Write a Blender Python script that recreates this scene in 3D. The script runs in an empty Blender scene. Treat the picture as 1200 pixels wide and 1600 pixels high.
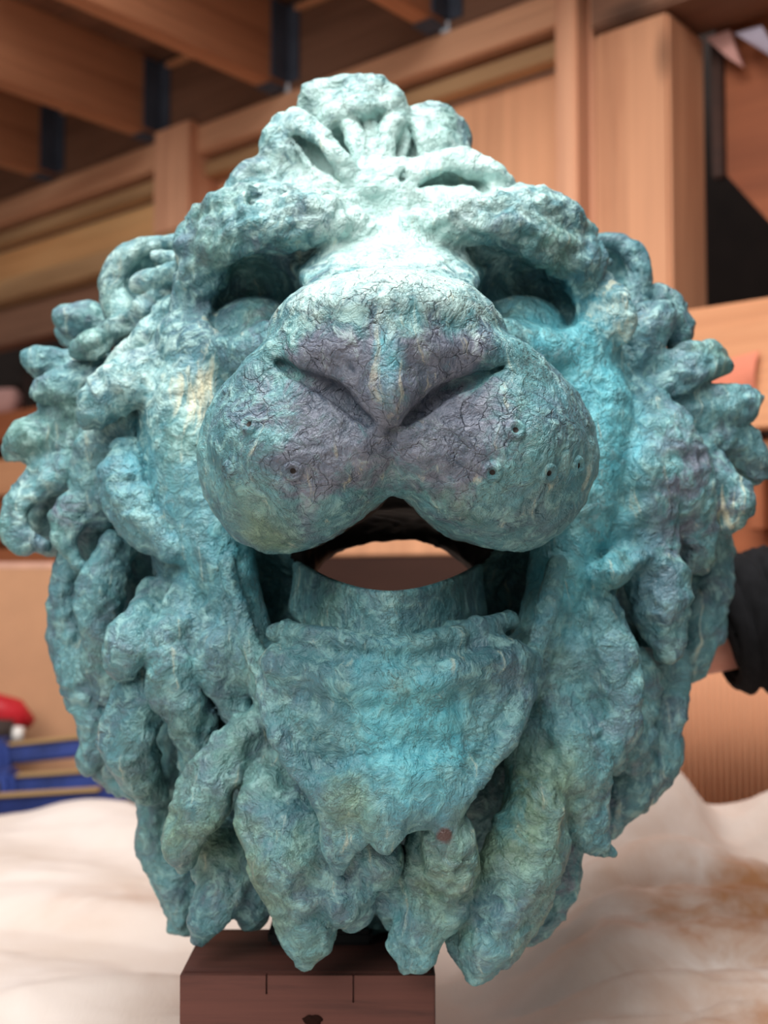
import bpy, bmesh, math, random
import numpy as np
from mathutils import Vector, Matrix

random.seed(7)
rng = np.random.default_rng(11)
SC = bpy.context.scene
COL = SC.collection

# ------------------------------------------------------------------ camera
FPX = 1800.0                       # focal length in pixels of the 1200x1600 frame
PITCH = math.atan(90 / FPX)
CAM = np.array([0.0, -0.9, 1.29])
cam_d = bpy.data.cameras.new('camera')
cam_d.sensor_fit = 'VERTICAL'
cam_d.sensor_height = 36.0
cam_d.lens = 36.0 * FPX / 1600.0
cam_d.dof.use_dof = True
cam_d.dof.focus_distance = 0.755
cam_d.dof.aperture_fstop = 5.0
cam_d.clip_start = 0.02
cam_o = bpy.data.objects.new('camera', cam_d)
cam_o.location = CAM
cam_o.rotation_euler = (math.pi / 2 + PITCH, 0, 0)
COL.objects.link(cam_o)
SC.camera = cam_o

# ------------------------------------------------------------------ world, light, exposure
world = bpy.data.worlds.new('overcast_sky')
SC.world = world
world.use_nodes = True
wn = world.node_tree.nodes
wl = world.node_tree.links
wn.clear()
w_out = wn.new('ShaderNodeOutputWorld')
w_bg = wn.new('ShaderNodeBackground')
w_tc = wn.new('ShaderNodeTexCoord')
w_sep = wn.new('ShaderNodeSeparateXYZ')
w_ramp = wn.new('ShaderNodeValToRGB')
w_ramp.color_ramp.elements[0].position = 0.0
w_ramp.color_ramp.elements[0].color = (0.13, 0.12, 0.11, 1)
w_ramp.color_ramp.elements[1].position = 1.0
w_ramp.color_ramp.elements[1].color = (1.2, 1.2, 1.2, 1)
e = w_ramp.color_ramp.elements.new(0.45)
e.color = (0.24, 0.24, 0.25, 1)
wl.new(w_tc.outputs['Generated'], w_sep.inputs[0])
wl.new(w_sep.outputs['Z'], w_ramp.inputs[0])
wl.new(w_ramp.outputs[0], w_bg.inputs['Color'])
w_bg.inputs['Strength'].default_value = 1.0
wl.new(w_bg.outputs[0], w_out.inputs[0])

def area_light(name, loc, target, sx, sy, power, color):
    d = bpy.data.lights.new(name, 'AREA')
    d.shape = 'RECTANGLE'
    d.size, d.size_y, d.energy, d.color = sx, sy, power, color
    o = bpy.data.objects.new(name, d)
    o.location = loc
    o.rotation_euler = (Vector(target) - Vector(loc)).to_track_quat('-Z', 'Y').to_euler()
    COL.objects.link(o)
    return o

# added overhead lamp for the top highlights; daylight through the open shed front
area_light('added_top_lamp', (-0.15, -0.45, 3.0), (0, 0.0, 1.4), 1.3, 1.0, 56, (1.0, 0.985, 0.96))
area_light('open_front', (-1.3, -2.5, 3.1), (0.2, 1.2, 1.6), 2.8, 1.6, 92, (1.0, 0.97, 0.93))

SC.view_settings.view_transform = 'Standard'
SC.view_settings.look = 'None'
SC.view_settings.gamma = 1.0
SC.view_settings.use_curve_mapping = False
SC.view_settings.exposure = 0.0

# ------------------------------------------------------------------ helpers
def ray(px, py):
    rx, ru = (px - 600) / FPX, (800 - py) / FPX
    ca, sa = math.cos(PITCH), math.sin(PITCH)
    return np.array([rx, ca - ru * sa, sa + ru * ca])

def P(px, py, Y):
    r = ray(px, py)
    return CAM + r * ((Y - CAM[1]) / r[1])

def PX(Y):                          # metres per pixel at world depth Y
    return (Y - CAM[1]) / FPX

def s2l(c):
    return tuple((x / 12.92 if x <= 0.04045 else ((x + 0.055) / 1.055) ** 2.4) for x in (v / 255 for v in c)) + (1.0,)

def tag(o, label, cat, group=None):
    o['label'] = label
    o['category'] = cat
    if group:
        o['group'] = group
    return o

def link(o, parent=None):
    COL.objects.link(o)
    if parent is not None:
        o.parent = parent
    return o

def empty(name, loc, rz=0.0, parent=None):
    o = bpy.data.objects.new(name, None)
    o.empty_display_size = 0.05
    o.location = loc
    o.rotation_euler = (0, 0, rz)
    return link(o, parent)

def mesh_obj(name, verts, faces, mat, parent=None, smooth=False, loc=(0, 0, 0)):
    me = bpy.data.meshes.new(name)
    me.from_pydata([tuple(map(float, v)) for v in verts], [], faces)
    me.materials.append(mat)
    if smooth:
        me.polygons.foreach_set('use_smooth', [True] * len(me.polygons))
    me.update()
    o = bpy.data.objects.new(name, me)
    o.location = loc
    return link(o, parent)

def bm_obj(name, bm, mat, parent=None, smooth=False, loc=(0, 0, 0), rot=(0, 0, 0)):
    me = bpy.data.meshes.new(name)
    bmesh.ops.recalc_face_normals(bm, faces=bm.faces)
    bm.to_mesh(me)
    bm.free()
    me.materials.append(mat)
    if smooth:
        me.polygons.foreach_set('use_smooth', [True] * len(me.polygons))
    o = bpy.data.objects.new(name, me)
    o.location = loc
    o.rotation_euler = rot
    return link(o, parent)

def box_bm(size, bevel=0.003, center=(0, 0, 0), bm=None):
    b = bmesh.new()
    bmesh.ops.create_cube(b, size=1.0)
    bmesh.ops.scale(b, vec=size, verts=b.verts)
    if bevel > 0:
        bmesh.ops.bevel(b, geom=list(b.edges), offset=min(bevel, min(size) * 0.3), segments=2, affect='EDGES')
    bmesh.ops.translate(b, vec=center, verts=b.verts)
    if bm is None:
        return b
    t = bpy.data.meshes.new('t')
    b.to_mesh(t)
    b.free()
    bm.from_mesh(t)
    bpy.data.meshes.remove(t)
    return bm

def box(name, size, loc, mat, parent=None, rot=(0, 0, 0), bevel=0.003):
    return bm_obj(name, box_bm(size, bevel), mat, parent, loc=loc, rot=rot)

def span(name, lo, hi, mat, parent=None, bevel=0.003):
    """axis-aligned bevelled bar between two corners in the parent's frame"""
    lo, hi = np.minimum(lo, hi), np.maximum(lo, hi)
    return box(name, tuple(hi - lo), tuple((lo + hi) / 2), mat, parent, bevel=bevel)

def tube(name, pts, radii, mat, parent=None, seg=16, cap=True):
    verts, faces = [], []
    pts = [Vector(p) for p in pts]
    n = len(pts)
    ref = None
    for i, p in enumerate(pts):
        t = (pts[min(i + 1, n - 1)] - pts[max(i - 1, 0)]).normalized()
        if ref is None:
            ref = t.orthogonal().normalized()
        ref = (ref - t * ref.dot(t)).normalized()
        b = t.cross(ref)
        for k in range(seg):
            a = 2 * math.pi * k / seg
            verts.append(p + (ref * math.cos(a) + b * math.sin(a)) * radii[i])
    for i in range(n - 1):
        for k in range(seg):
            faces.append((i * seg + k, i * seg + (k + 1) % seg, (i + 1) * seg + (k + 1) % seg, (i + 1) * seg + k))
    if cap:
        faces.append(tuple(range(seg))[::-1])
        faces.append(tuple((n - 1) * seg + k for k in range(seg)))
    return mesh_obj(name, verts, faces, mat, parent, smooth=True)

# ------------------------------------------------------------------ material kit
class NT:
    def __init__(self, name):
        self.m = bpy.data.materials.new(name)
        self.m.use_nodes = True
        self.t = self.m.node_tree
        self.t.nodes.clear()
        self.out = self.t.nodes.new('ShaderNodeOutputMaterial')
        self.b = self.t.nodes.new('ShaderNodeBsdfPrincipled')
        self.t.links.new(self.b.outputs[0], self.out.inputs[0])
        self.co = self.t.nodes.new('ShaderNodeTexCoord').outputs['Object']
    def n(self, kind, **kw):
        nd = self.t.nodes.new(kind)
        for k, v in kw.items():
            setattr(nd, k, v)
        return nd
    def l(self, a, b):
        self.t.links.new(a, b)
    def put(self, sock, v):
        if hasattr(v, 'is_output'):
            self.l(v, sock)
        else:
            sock.default_value = v
    def mapping(self, scale=(1, 1, 1), vec=None, loc=(0, 0, 0)):
        nd = self.n('ShaderNodeMapping')
        nd.inputs['Scale'].default_value = scale
        nd.inputs['Location'].default_value = loc
        self.l(vec or self.co, nd.inputs['Vector'])
        return nd.outputs[0]
    def noise(self, scale, detail=4, rough=0.55, dist=0.0, vec=None, color=False):
        nd = self.n('ShaderNodeTexNoise')
        nd.inputs['Scale'].default_value = scale
        nd.inputs['Detail'].default_value = detail
        nd.inputs['Roughness'].default_value = rough
        nd.inputs['Distortion'].default_value = dist
        self.l(vec or self.co, nd.inputs['Vector'])
        return nd.outputs['Color' if color else 'Fac']
    def vor(self, scale, feature='F1', vec=None, rand=1.0):
        nd = self.n('ShaderNodeTexVoronoi', feature=feature)
        nd.inputs['Scale'].default_value = scale
        nd.inputs['Randomness'].default_value = rand
        self.l(vec or self.co, nd.inputs['Vector'])
        return nd.outputs['Distance']
    def rng(self, v, a, b, c=0.0, d=1.0):
        nd = self.n('ShaderNodeMapRange')
        nd.inputs[1].default_value, nd.inputs[2].default_value = a, b
        nd.inputs[3].default_value, nd.inputs[4].default_value = c, d
        self.l(v, nd.inputs[0])
        return nd.outputs[0]
    def math(self, op, a, b=0.5):
        nd = self.n('ShaderNodeMath', operation=op)
        self.put(nd.inputs[0], a)
        self.put(nd.inputs[1], b)
        return nd.outputs[0]
    def mix(self, f, a, b, blend='MIX'):
        nd = self.n('ShaderNodeMix', data_type='RGBA', blend_type=blend)
        self.put(nd.inputs[0], f)
        self.put(nd.inputs[6], a)
        self.put(nd.inputs[7], b)
        return nd.outputs[2]
    def ramp(self, v, stops):
        nd = self.n('ShaderNodeValToRGB')
        cr = nd.color_ramp
        while len(cr.elements) < len(stops):
            cr.elements.new(0.5)
        for el, (p, c) in zip(cr.elements, stops):
            el.position = p
            el.color = c
        self.l(v, nd.inputs[0])
        return nd.outputs[0]
    def warp(self, amt, scale, vec=None):
        """coordinates pushed about by a colour noise"""
        v = vec or self.co
        n = self.noise(scale, 3, vec=v, color=True)
        s = self.n('ShaderNodeVectorMath', operation='SUBTRACT')
        self.l(n, s.inputs[0])
        s.inputs[1].default_value = (0.5, 0.5, 0.5)
        m = self.n('ShaderNodeVectorMath', operation='SCALE')
        self.l(s.outputs[0], m.inputs[0])
        m.inputs['Scale'].default_value = amt
        a = self.n('ShaderNodeVectorMath', operation='ADD')
        self.l(v, a.inputs[0])
        self.l(m.outputs[0], a.inputs[1])
        return a.outputs[0]
    def bump(self, h, dist, strength=1.0, prev=None):
        nd = self.n('ShaderNodeBump')
        nd.inputs['Strength'].default_value = strength
        nd.inputs['Distance'].default_value = dist
        self.l(h, nd.inputs['Height'])
        if prev is not None:
            self.l(prev, nd.inputs['Normal'])
        return nd.outputs[0]
    def done(self, color, rough=0.6, normal=None, metal=0.0, spec=0.5):
        self.put(self.b.inputs['Base Color'], color)
        self.put(self.b.inputs['Roughness'], rough)
        self.put(self.b.inputs['Metallic'], metal)
        self.put(self.b.inputs['Specular IOR Level'], spec)
        if normal is not None:
            self.l(normal, self.b.inputs['Normal'])
        return self.m

def wood(name, light, dark, axis, rough=0.62, knots=True, k=1.0):
    t = NT(name)
    sc = [9.0 * k] * 3
    sc[axis] = 0.7 * k
    v = t.mapping(tuple(sc), t.warp(0.03, 3.0))
    g = t.noise(1.6, 6, 0.6, 0.6, v)
    sc2 = [90.0 * k] * 3
    sc2[axis] = 2.0 * k
    f = t.noise(1.0, 3, 0.6, 0.0, t.mapping(tuple(sc2)))
    c = t.ramp(g, [(0.28, s2l(dark)), (0.52, s2l(light)), (0.8, s2l([min(255, x * 1.08) for x in light]))])
    c = t.mix(t.rng(f, 0.35, 0.75, 0.25, 0.0), c, s2l([x * 0.72 for x in dark]))
    if knots:
        sk = [5.0] * 3
        sk[axis] = 2.2
        d = t.vor(1.0, vec=t.mapping(tuple(sk)))
        c = t.mix(t.rng(d, 0.05, 0.14, 0.75, 0.0), c, s2l([x * 0.6 for x in dark]))
    return t.done(c, rough, t.bump(f, 0.0006, 0.5), spec=0.3)

def plain(name, c, rough=0.6, var=0.12, scale=14, metal=0.0, spec=0.4):
    t = NT(name)
    n = t.noise(scale, 5, 0.6)
    col = t.mix(t.rng(n, 0.3, 0.75), s2l([x * (1 - var) for x in c]), s2l([min(255, x * (1 + var)) for x in c]))
    return t.done(col, rough, t.bump(t.noise(scale * 9, 3), 0.0005, 0.4), metal, spec)

# ------------------------------------------------------------------ setting: shed wall, ceiling, floor
M_FIR = wood('fir_long', (226, 170, 134), (196, 134, 100), 0)
M_FIRV = wood('fir_upright', (228, 170, 136), (198, 134, 102), 2)
M_POST = wood('post_fir', (212, 154, 118), (182, 124, 92), 2)
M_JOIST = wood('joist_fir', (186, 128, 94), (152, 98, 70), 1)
M_PLY = wood('plywood', (248, 196, 138), (226, 160, 104), 0, k=0.5)
M_PLYV = wood('plywood_upright', (234, 172, 132), (206, 138, 102), 2, k=0.6)
M_TRIM = wood('grey_trim', (186, 146, 106), (150, 112, 78), 0)
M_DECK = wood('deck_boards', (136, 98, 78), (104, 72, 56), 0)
M_RED = wood('red_plywood', (156, 90, 58), (124, 66, 42), 0, k=0.5)
M_RAIL = wood('pale_board', (222, 158, 116), (204, 138, 98), 0, knots=False)
M_DARK = plain('dark_board', (52, 42, 38), 0.8)
M_SHELF = wood('shelf_board', (168, 98, 62), (134, 72, 44), 0)
M_DARKB = wood('stained_board', (66, 42, 34), (46, 30, 26), 0)
M_STEEL = plain('hanger_steel', (74, 80, 94), 0.7, 0.1, 20, 0.0, 0.1)
M_CONC = plain('concrete_floor', (176, 168, 160), 0.85)

WU = np.array([0.76, -0.65]) / np.hypot(0.76, 0.65)
WN = np.array([-WU[1], WU[0]])
W0 = np.array([0.367, 1.1])
WRZ = math.atan2(WU[1], WU[0])

def W(px, py, n=0.0):
    """(u, z) where the sight line of a spot meets the plane n of the back wall"""
    r = ray(px, py)
    t = (n - (CAM[:2] - W0) @ WN) / (r[:2] @ WN)
    p = CAM + r * t
    return float((p[:2] - W0) @ WU), float(p[2])

wall = empty('wall_back', (W0[0], W0[1], 0), WRZ)
wall['kind'] = 'structure'
def wspan(name, u0, u1, n0, n1, z0, z1, mat, bevel=0.003, parent=wall):
    return span(name, (u0, n0, z0), (u1, n1, z1), mat, parent, bevel)

U_L = -4.6                                       # far end of the wall, out of frame
uS0, uS1 = W(242, 300, -.02)[0], W(298, 300, -.02)[0]
uD0, uD1 = W(872, 200, -.02)[0], W(905, 200, -.02)[0]
zb0, zb1 = W(300, 243)[1], W(300, 200)[1]        # plate
zh0 = W(300, 262, .03)[1]                        # header set back under it
zt0 = W(300, 285, .03)[1]                        # grey trim strip
zs0, zs1 = W(60, 458)[1], W(60, 428)[1]          # sill plank
print('wall z', zb0, zb1, zh0, zt0, zs0, zs1, uS0, uS1, uD0)
wspan('top_plate', U_L, uD0, 0.0, 0.10, zb0, zb1, M_FIR)
wspan('header', U_L, uD0, 0.045, 0.10, zh0, zb0 - .002, M_JOIST)
wspan('trim_strip', U_L, uS0, 0.02, 0.06, zt0, zh0 - .002, M_TRIM)
wspan('trim_strip', uS1, uD0, 0.02, 0.06, zt0, zh0 - .002, M_TRIM)
wspan('stud', uS0, uS1, -0.025, 0.10, zs1, zb1 + .01, M_FIRV)
wspan('plywood_panel', U_L, uS0 - .001, 0.065, 0.08, zs1, zt0, M_PLY)
zlow = W(620, 868, .07)[1]
wspan('plywood_panel', uS1 + .001, uD0, 0.065, 0.08, zlow, zt0, M_PLYV)
wspan('low_board', uS1 - .4, uD0, 0.05, 0.085, zlow - .16, zlow - .003, M_DARKB)
wspan('low_board', uS1 - .4, uD0, 0.055, 0.085, zlow - .33, zlow - .165, M_DARKB)
wspan('sill', U_L, uS1 + .3, -0.02, 0.09, zs0, zs1, M_TRIM)
wspan('header', U_L, uS1 + .3, 0.03, 0.09, zs0 - .11, zs0 - .002, M_DECK)
wspan('stud', uD0, uD1, -0.03, 0.10, 0.0, 2.75, M_FIRV)
uE1 = W(928, 200, 0.01)[0]
wspan('stud', uD1 + .002, uE1, 0.01, 0.11, 0.0, 2.75, M_FIRV)
wspan('post', uE1 + .006, uE1 + .15, 0.0, 0.14, 0.0, W(1000, 30)[1], M_POST, 0.006)
zbm = W(1000, 28)[1]
wspan('beam', uE1 + .004, uE1 + 1.3, -0.01, 0.14, zbm + .003, zbm + .24, M_DECK, 0.006)
# far backing whose dark colour stands in for the unlit void
wspan('void_backing', U_L, 1.4, 0.85, 0.88, 0.0, 2.7, M_DARK)
# second room side: red sheathing running away behind the post
rp = uE1 + .16
bm = bmesh.new()
zA, zB = W(1096, 262, .16)[1], W(1200, 345, .16)[1]
uB = W(1200, 345, .16)[0]
sl_ = (zB - zA) / (uB - rp)
pr = [(rp, zA), (rp + .75, zA + sl_ * .75), (rp + .75, zbm + .1), (rp, zbm + .1)]
f0 = [bm.verts.new((a, .165, b)) for a, b in pr]
f1 = [bm.verts.new((a, .185, b)) for a, b in pr]
bm.faces.new(f0)
bm.faces.new(f1[::-1])
for i in range(4):
    bm.faces.new((f0[i], f1[i], f1[(i + 1) % 4], f0[(i + 1) % 4]))
bm_obj('sheathing_panel', bm, M_RED, wall)
wspan('stud', rp - .002, rp + .018, 0.145, 0.165, zA - .03, zbm, M_DARKB)
# pale board across at the right
zr1 = W(1120, 484, -.02)[1]
wspan('rail', uE1 + .10, uE1 + 1.2, -0.05, -0.01, zr1 - .20, zr1, M_RAIL)

# ceiling: deck, joists in steel hangers, blocking
ceil = empty('ceiling', (W0[0], W0[1], 0), WRZ)
ceil['kind'] = 'structure'
zj0, zj1 = zb1 + .006, zb1 + .20
jn = []
for px, py in ((30, 290), (95, 255), (245, 200), (450, 135), (690, 58)):
    jn.append(W(px, py)[0])
print('joists', jn)
jn = [jn[3] + (i - 3) * (jn[4] - jn[2]) / 2 for i in range(-3, 6)]
for u in jn:
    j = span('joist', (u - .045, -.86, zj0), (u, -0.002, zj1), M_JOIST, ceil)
    o_ = j.location
    h = box_bm((.006, .05, zj1 - zj0 - .02), 0.001, (u + .004, -.03, (zj0 + zj1) / 2))
    box_bm((.036, .004, zj1 - zj0 - .02), 0.001, (u + .020, -.004, (zj0 + zj1) / 2), h)
    box_bm((.052, .05, .003), 0.0008, (u - .0225, -.03, zj0 - .002), h)
    bmesh.ops.translate(h, vec=-o_, verts=h.verts)
    bm_obj('joist_hanger', h, M_STEEL, j)
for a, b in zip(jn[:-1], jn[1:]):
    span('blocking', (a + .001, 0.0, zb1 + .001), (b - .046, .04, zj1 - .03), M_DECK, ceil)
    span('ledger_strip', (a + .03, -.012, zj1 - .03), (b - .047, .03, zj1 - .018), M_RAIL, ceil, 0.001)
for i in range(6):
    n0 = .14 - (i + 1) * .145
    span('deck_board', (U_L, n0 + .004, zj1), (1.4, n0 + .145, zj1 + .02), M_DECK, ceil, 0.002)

floor = mesh_obj('floor', [(-4, -4, 0), (4, -4, 0), (4, 4.5, 0), (-4, 4.5, 0)], [(0, 1, 2, 3)], M_CONC)
floor['kind'] = 'structure'


# ------------------------------------------------------------------ bronze lion head
def patina():
    t = NT('verdigris_bronze')
    at = t.n('ShaderNodeAttribute', attribute_name='zone')
    sep = t.n('ShaderNodeSeparateColor')
    t.l(at.outputs['Color'], sep.inputs[0])
    zp, zw, zo = sep.outputs[0], sep.outputs[1], sep.outputs[2]     # slate, pale, olive
    zc = at.outputs['Alpha']                                         # clear cyan wash
    at2 = t.n('ShaderNodeAttribute', attribute_name='zone2')
    sep2 = t.n('ShaderNodeSeparateColor')
    t.l(at2.outputs['Color'], sep2.inputs[0])
    cream, copper, craze = sep2.outputs[0], sep2.outputs[1], sep2.outputs[2]
    wv = t.warp(0.04, 14)
    n0 = t.noise(6.5, 4, 0.6, 0.3)
    n1 = t.noise(16, 6, 0.64, 0.3, wv)
    n2 = t.noise(36, 6, 0.66, 0.5, t.mapping((1, 1, 1), wv, (3, 1, 7)))
    n3 = t.noise(80, 5, 0.66, 0.6, t.mapping((1, 1, 1), wv, (9, 4, 2)))
    n4 = t.noise(200, 3, 0.6, 0.4)
    st = t.noise(1.0, 5, 0.65, 0.3, t.mapping((120, 60, 16), wv))    # downward brush streaks
    fine = t.rng(n3, .35, .65)
    c = t.mix(t.rng(n1, 0.34, 0.66), s2l((60, 104, 114)), s2l((98, 153, 159)))
    c = t.mix(t.rng(n0, 0.52, 0.66, 0.0, 0.55), c, t.mix(fine, s2l((82, 116, 104)), s2l((118, 156, 136))))
    c = t.mix(t.rng(n2, 0.46, 0.64, 0.0, 0.75), c, s2l((78, 96, 112)))
    c = t.mix(t.rng(n3, 0.51, 0.62, 0.0, 0.55), c, s2l((138, 184, 182)))
    c = t.mix(t.rng(st, 0.54, 0.72, 0.0, 0.4), c, s2l((160, 198, 196)))
    # slate-purple bare patches, and painted shade in the eye sockets
    def zone(w, n, lo, hi, amt, top):
        v = t.math('ADD', w, t.rng(n, 0.30, 0.70, -amt, amt))
        return t.rng(v, lo, hi, 0.0, top)
    c = t.mix(zone(zp, n2, 0.34, 0.78, 0.46, 0.9), c, t.mix(fine, s2l((80, 88, 106)), s2l((124, 124, 140))))
    # olive
    c = t.mix(zone(zo, n1, 0.30, 0.85, 0.36, 0.8), c, t.mix(fine, s2l((78, 102, 82)), s2l((116, 142, 112))))
    # cyan wash
    c = t.mix(zone(zc, n2, 0.25, 0.85, 0.40, 0.85), c, t.mix(fine, s2l((70, 158, 174)), s2l((108, 190, 200))))
    # pale mint crust, and the highlight painted on nose and brow
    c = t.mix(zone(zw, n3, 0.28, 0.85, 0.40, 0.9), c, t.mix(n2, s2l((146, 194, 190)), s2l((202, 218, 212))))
    c = t.mix(zone(cream, st, 0.25, 0.7, 0.40, 0.9), c, s2l((222, 212, 176)))
    c = t.mix(zone(copper, n3, 0.4, 0.7, 0.2, 0.95), c, s2l((78, 50, 46)))
    # pale veins, dark pin flecks, crazing on the muzzle
    ve = t.math('ABSOLUTE', t.math('SUBTRACT', t.noise(40, 6, 0.7, 0.6, t.mapping((1, 1, 1), wv, (5, 5, 5))), 0.5))
    veg = t.math('MULTIPLY', t.rng(ve, 0.0, 0.016, 1.0, 0.0), t.rng(n1, 0.46, 0.6, 0.0, 1.0))
    c = t.mix(t.math('MULTIPLY', veg, 0.3), c, s2l((172, 210, 206)))
    c = t.mix(t.rng(n4, 0.62, 0.74, 0.0, 0.4), c, s2l((52, 88, 98)))
    cr = t.vor(86, 'DISTANCE_TO_EDGE', t.warp(0.02, 50))
    crk = t.math('MULTIPLY', t.rng(cr, 0.0, 0.05, 1.0, 0.0), t.math('MULTIPLY', t.rng(n2, 0.44, 0.60, 0.0, 1.0), t.math('ADD', craze, 0.08)))
    c = t.mix(t.math('MULTIPLY', crk, 0.22), c, s2l((66, 80, 90)))
    # relief: overlapping flakes of patina, then grit
    flake = t.vor(62, 'SMOOTH_F1', t.warp(0.025, 40))
    flake2 = t.vor(140, 'F1', t.warp(0.02, 60))
    edge = t.rng(t.noise(30, 5, 0.6, 0.3, wv), 0.46, 0.54)
    h = t.math('ADD', t.math('MULTIPLY', edge, 0.22), t.math('MULTIPLY', flake, 0.45))
    h = t.math('ADD', h, t.math('MULTIPLY', n3, 0.8))
    h = t.math('ADD', h, t.math('MULTIPLY', st, 0.25))
    b = t.bump(h, 0.0062, 0.9)
    h2 = t.math('ADD', t.math('MULTIPLY', flake2, 0.45), t.math('MULTIPLY', n4, 0.9))
    h2 = t.math('ADD', h2, t.math('MULTIPLY', veg, 0.5))
    h2 = t.math('SUBTRACT', h2, t.math('MULTIPLY', crk, 1.0))
    b = t.bump(h2, 0.0015, 0.9, b)
    r = t.rng(n3, 0.3, 0.7, 0.32, 0.54)
    return t.done(c, r, b, 0.0, 0.55)

def catmull(pts, n=5):
    pts = np.asarray(pts, float)
    if len(pts) < 3:
        return pts
    ext = np.vstack([2 * pts[0] - pts[1], pts, 2 * pts[-1] - pts[-2]])
    out = []
    for i in range(1, len(ext) - 2):
        p0, p1, p2, p3 = ext[i - 1:i + 3]
        for j in range(n):
            s = j / n
            out.append(0.5 * ((2 * p1) + (p2 - p0) * s + (2 * p0 - 5 * p1 + 4 * p2 - p3) * s * s + (3 * p1 - p0 - 3 * p2 + p3) * s ** 3))
    out.append(pts[-1])
    return np.array(out)

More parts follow.
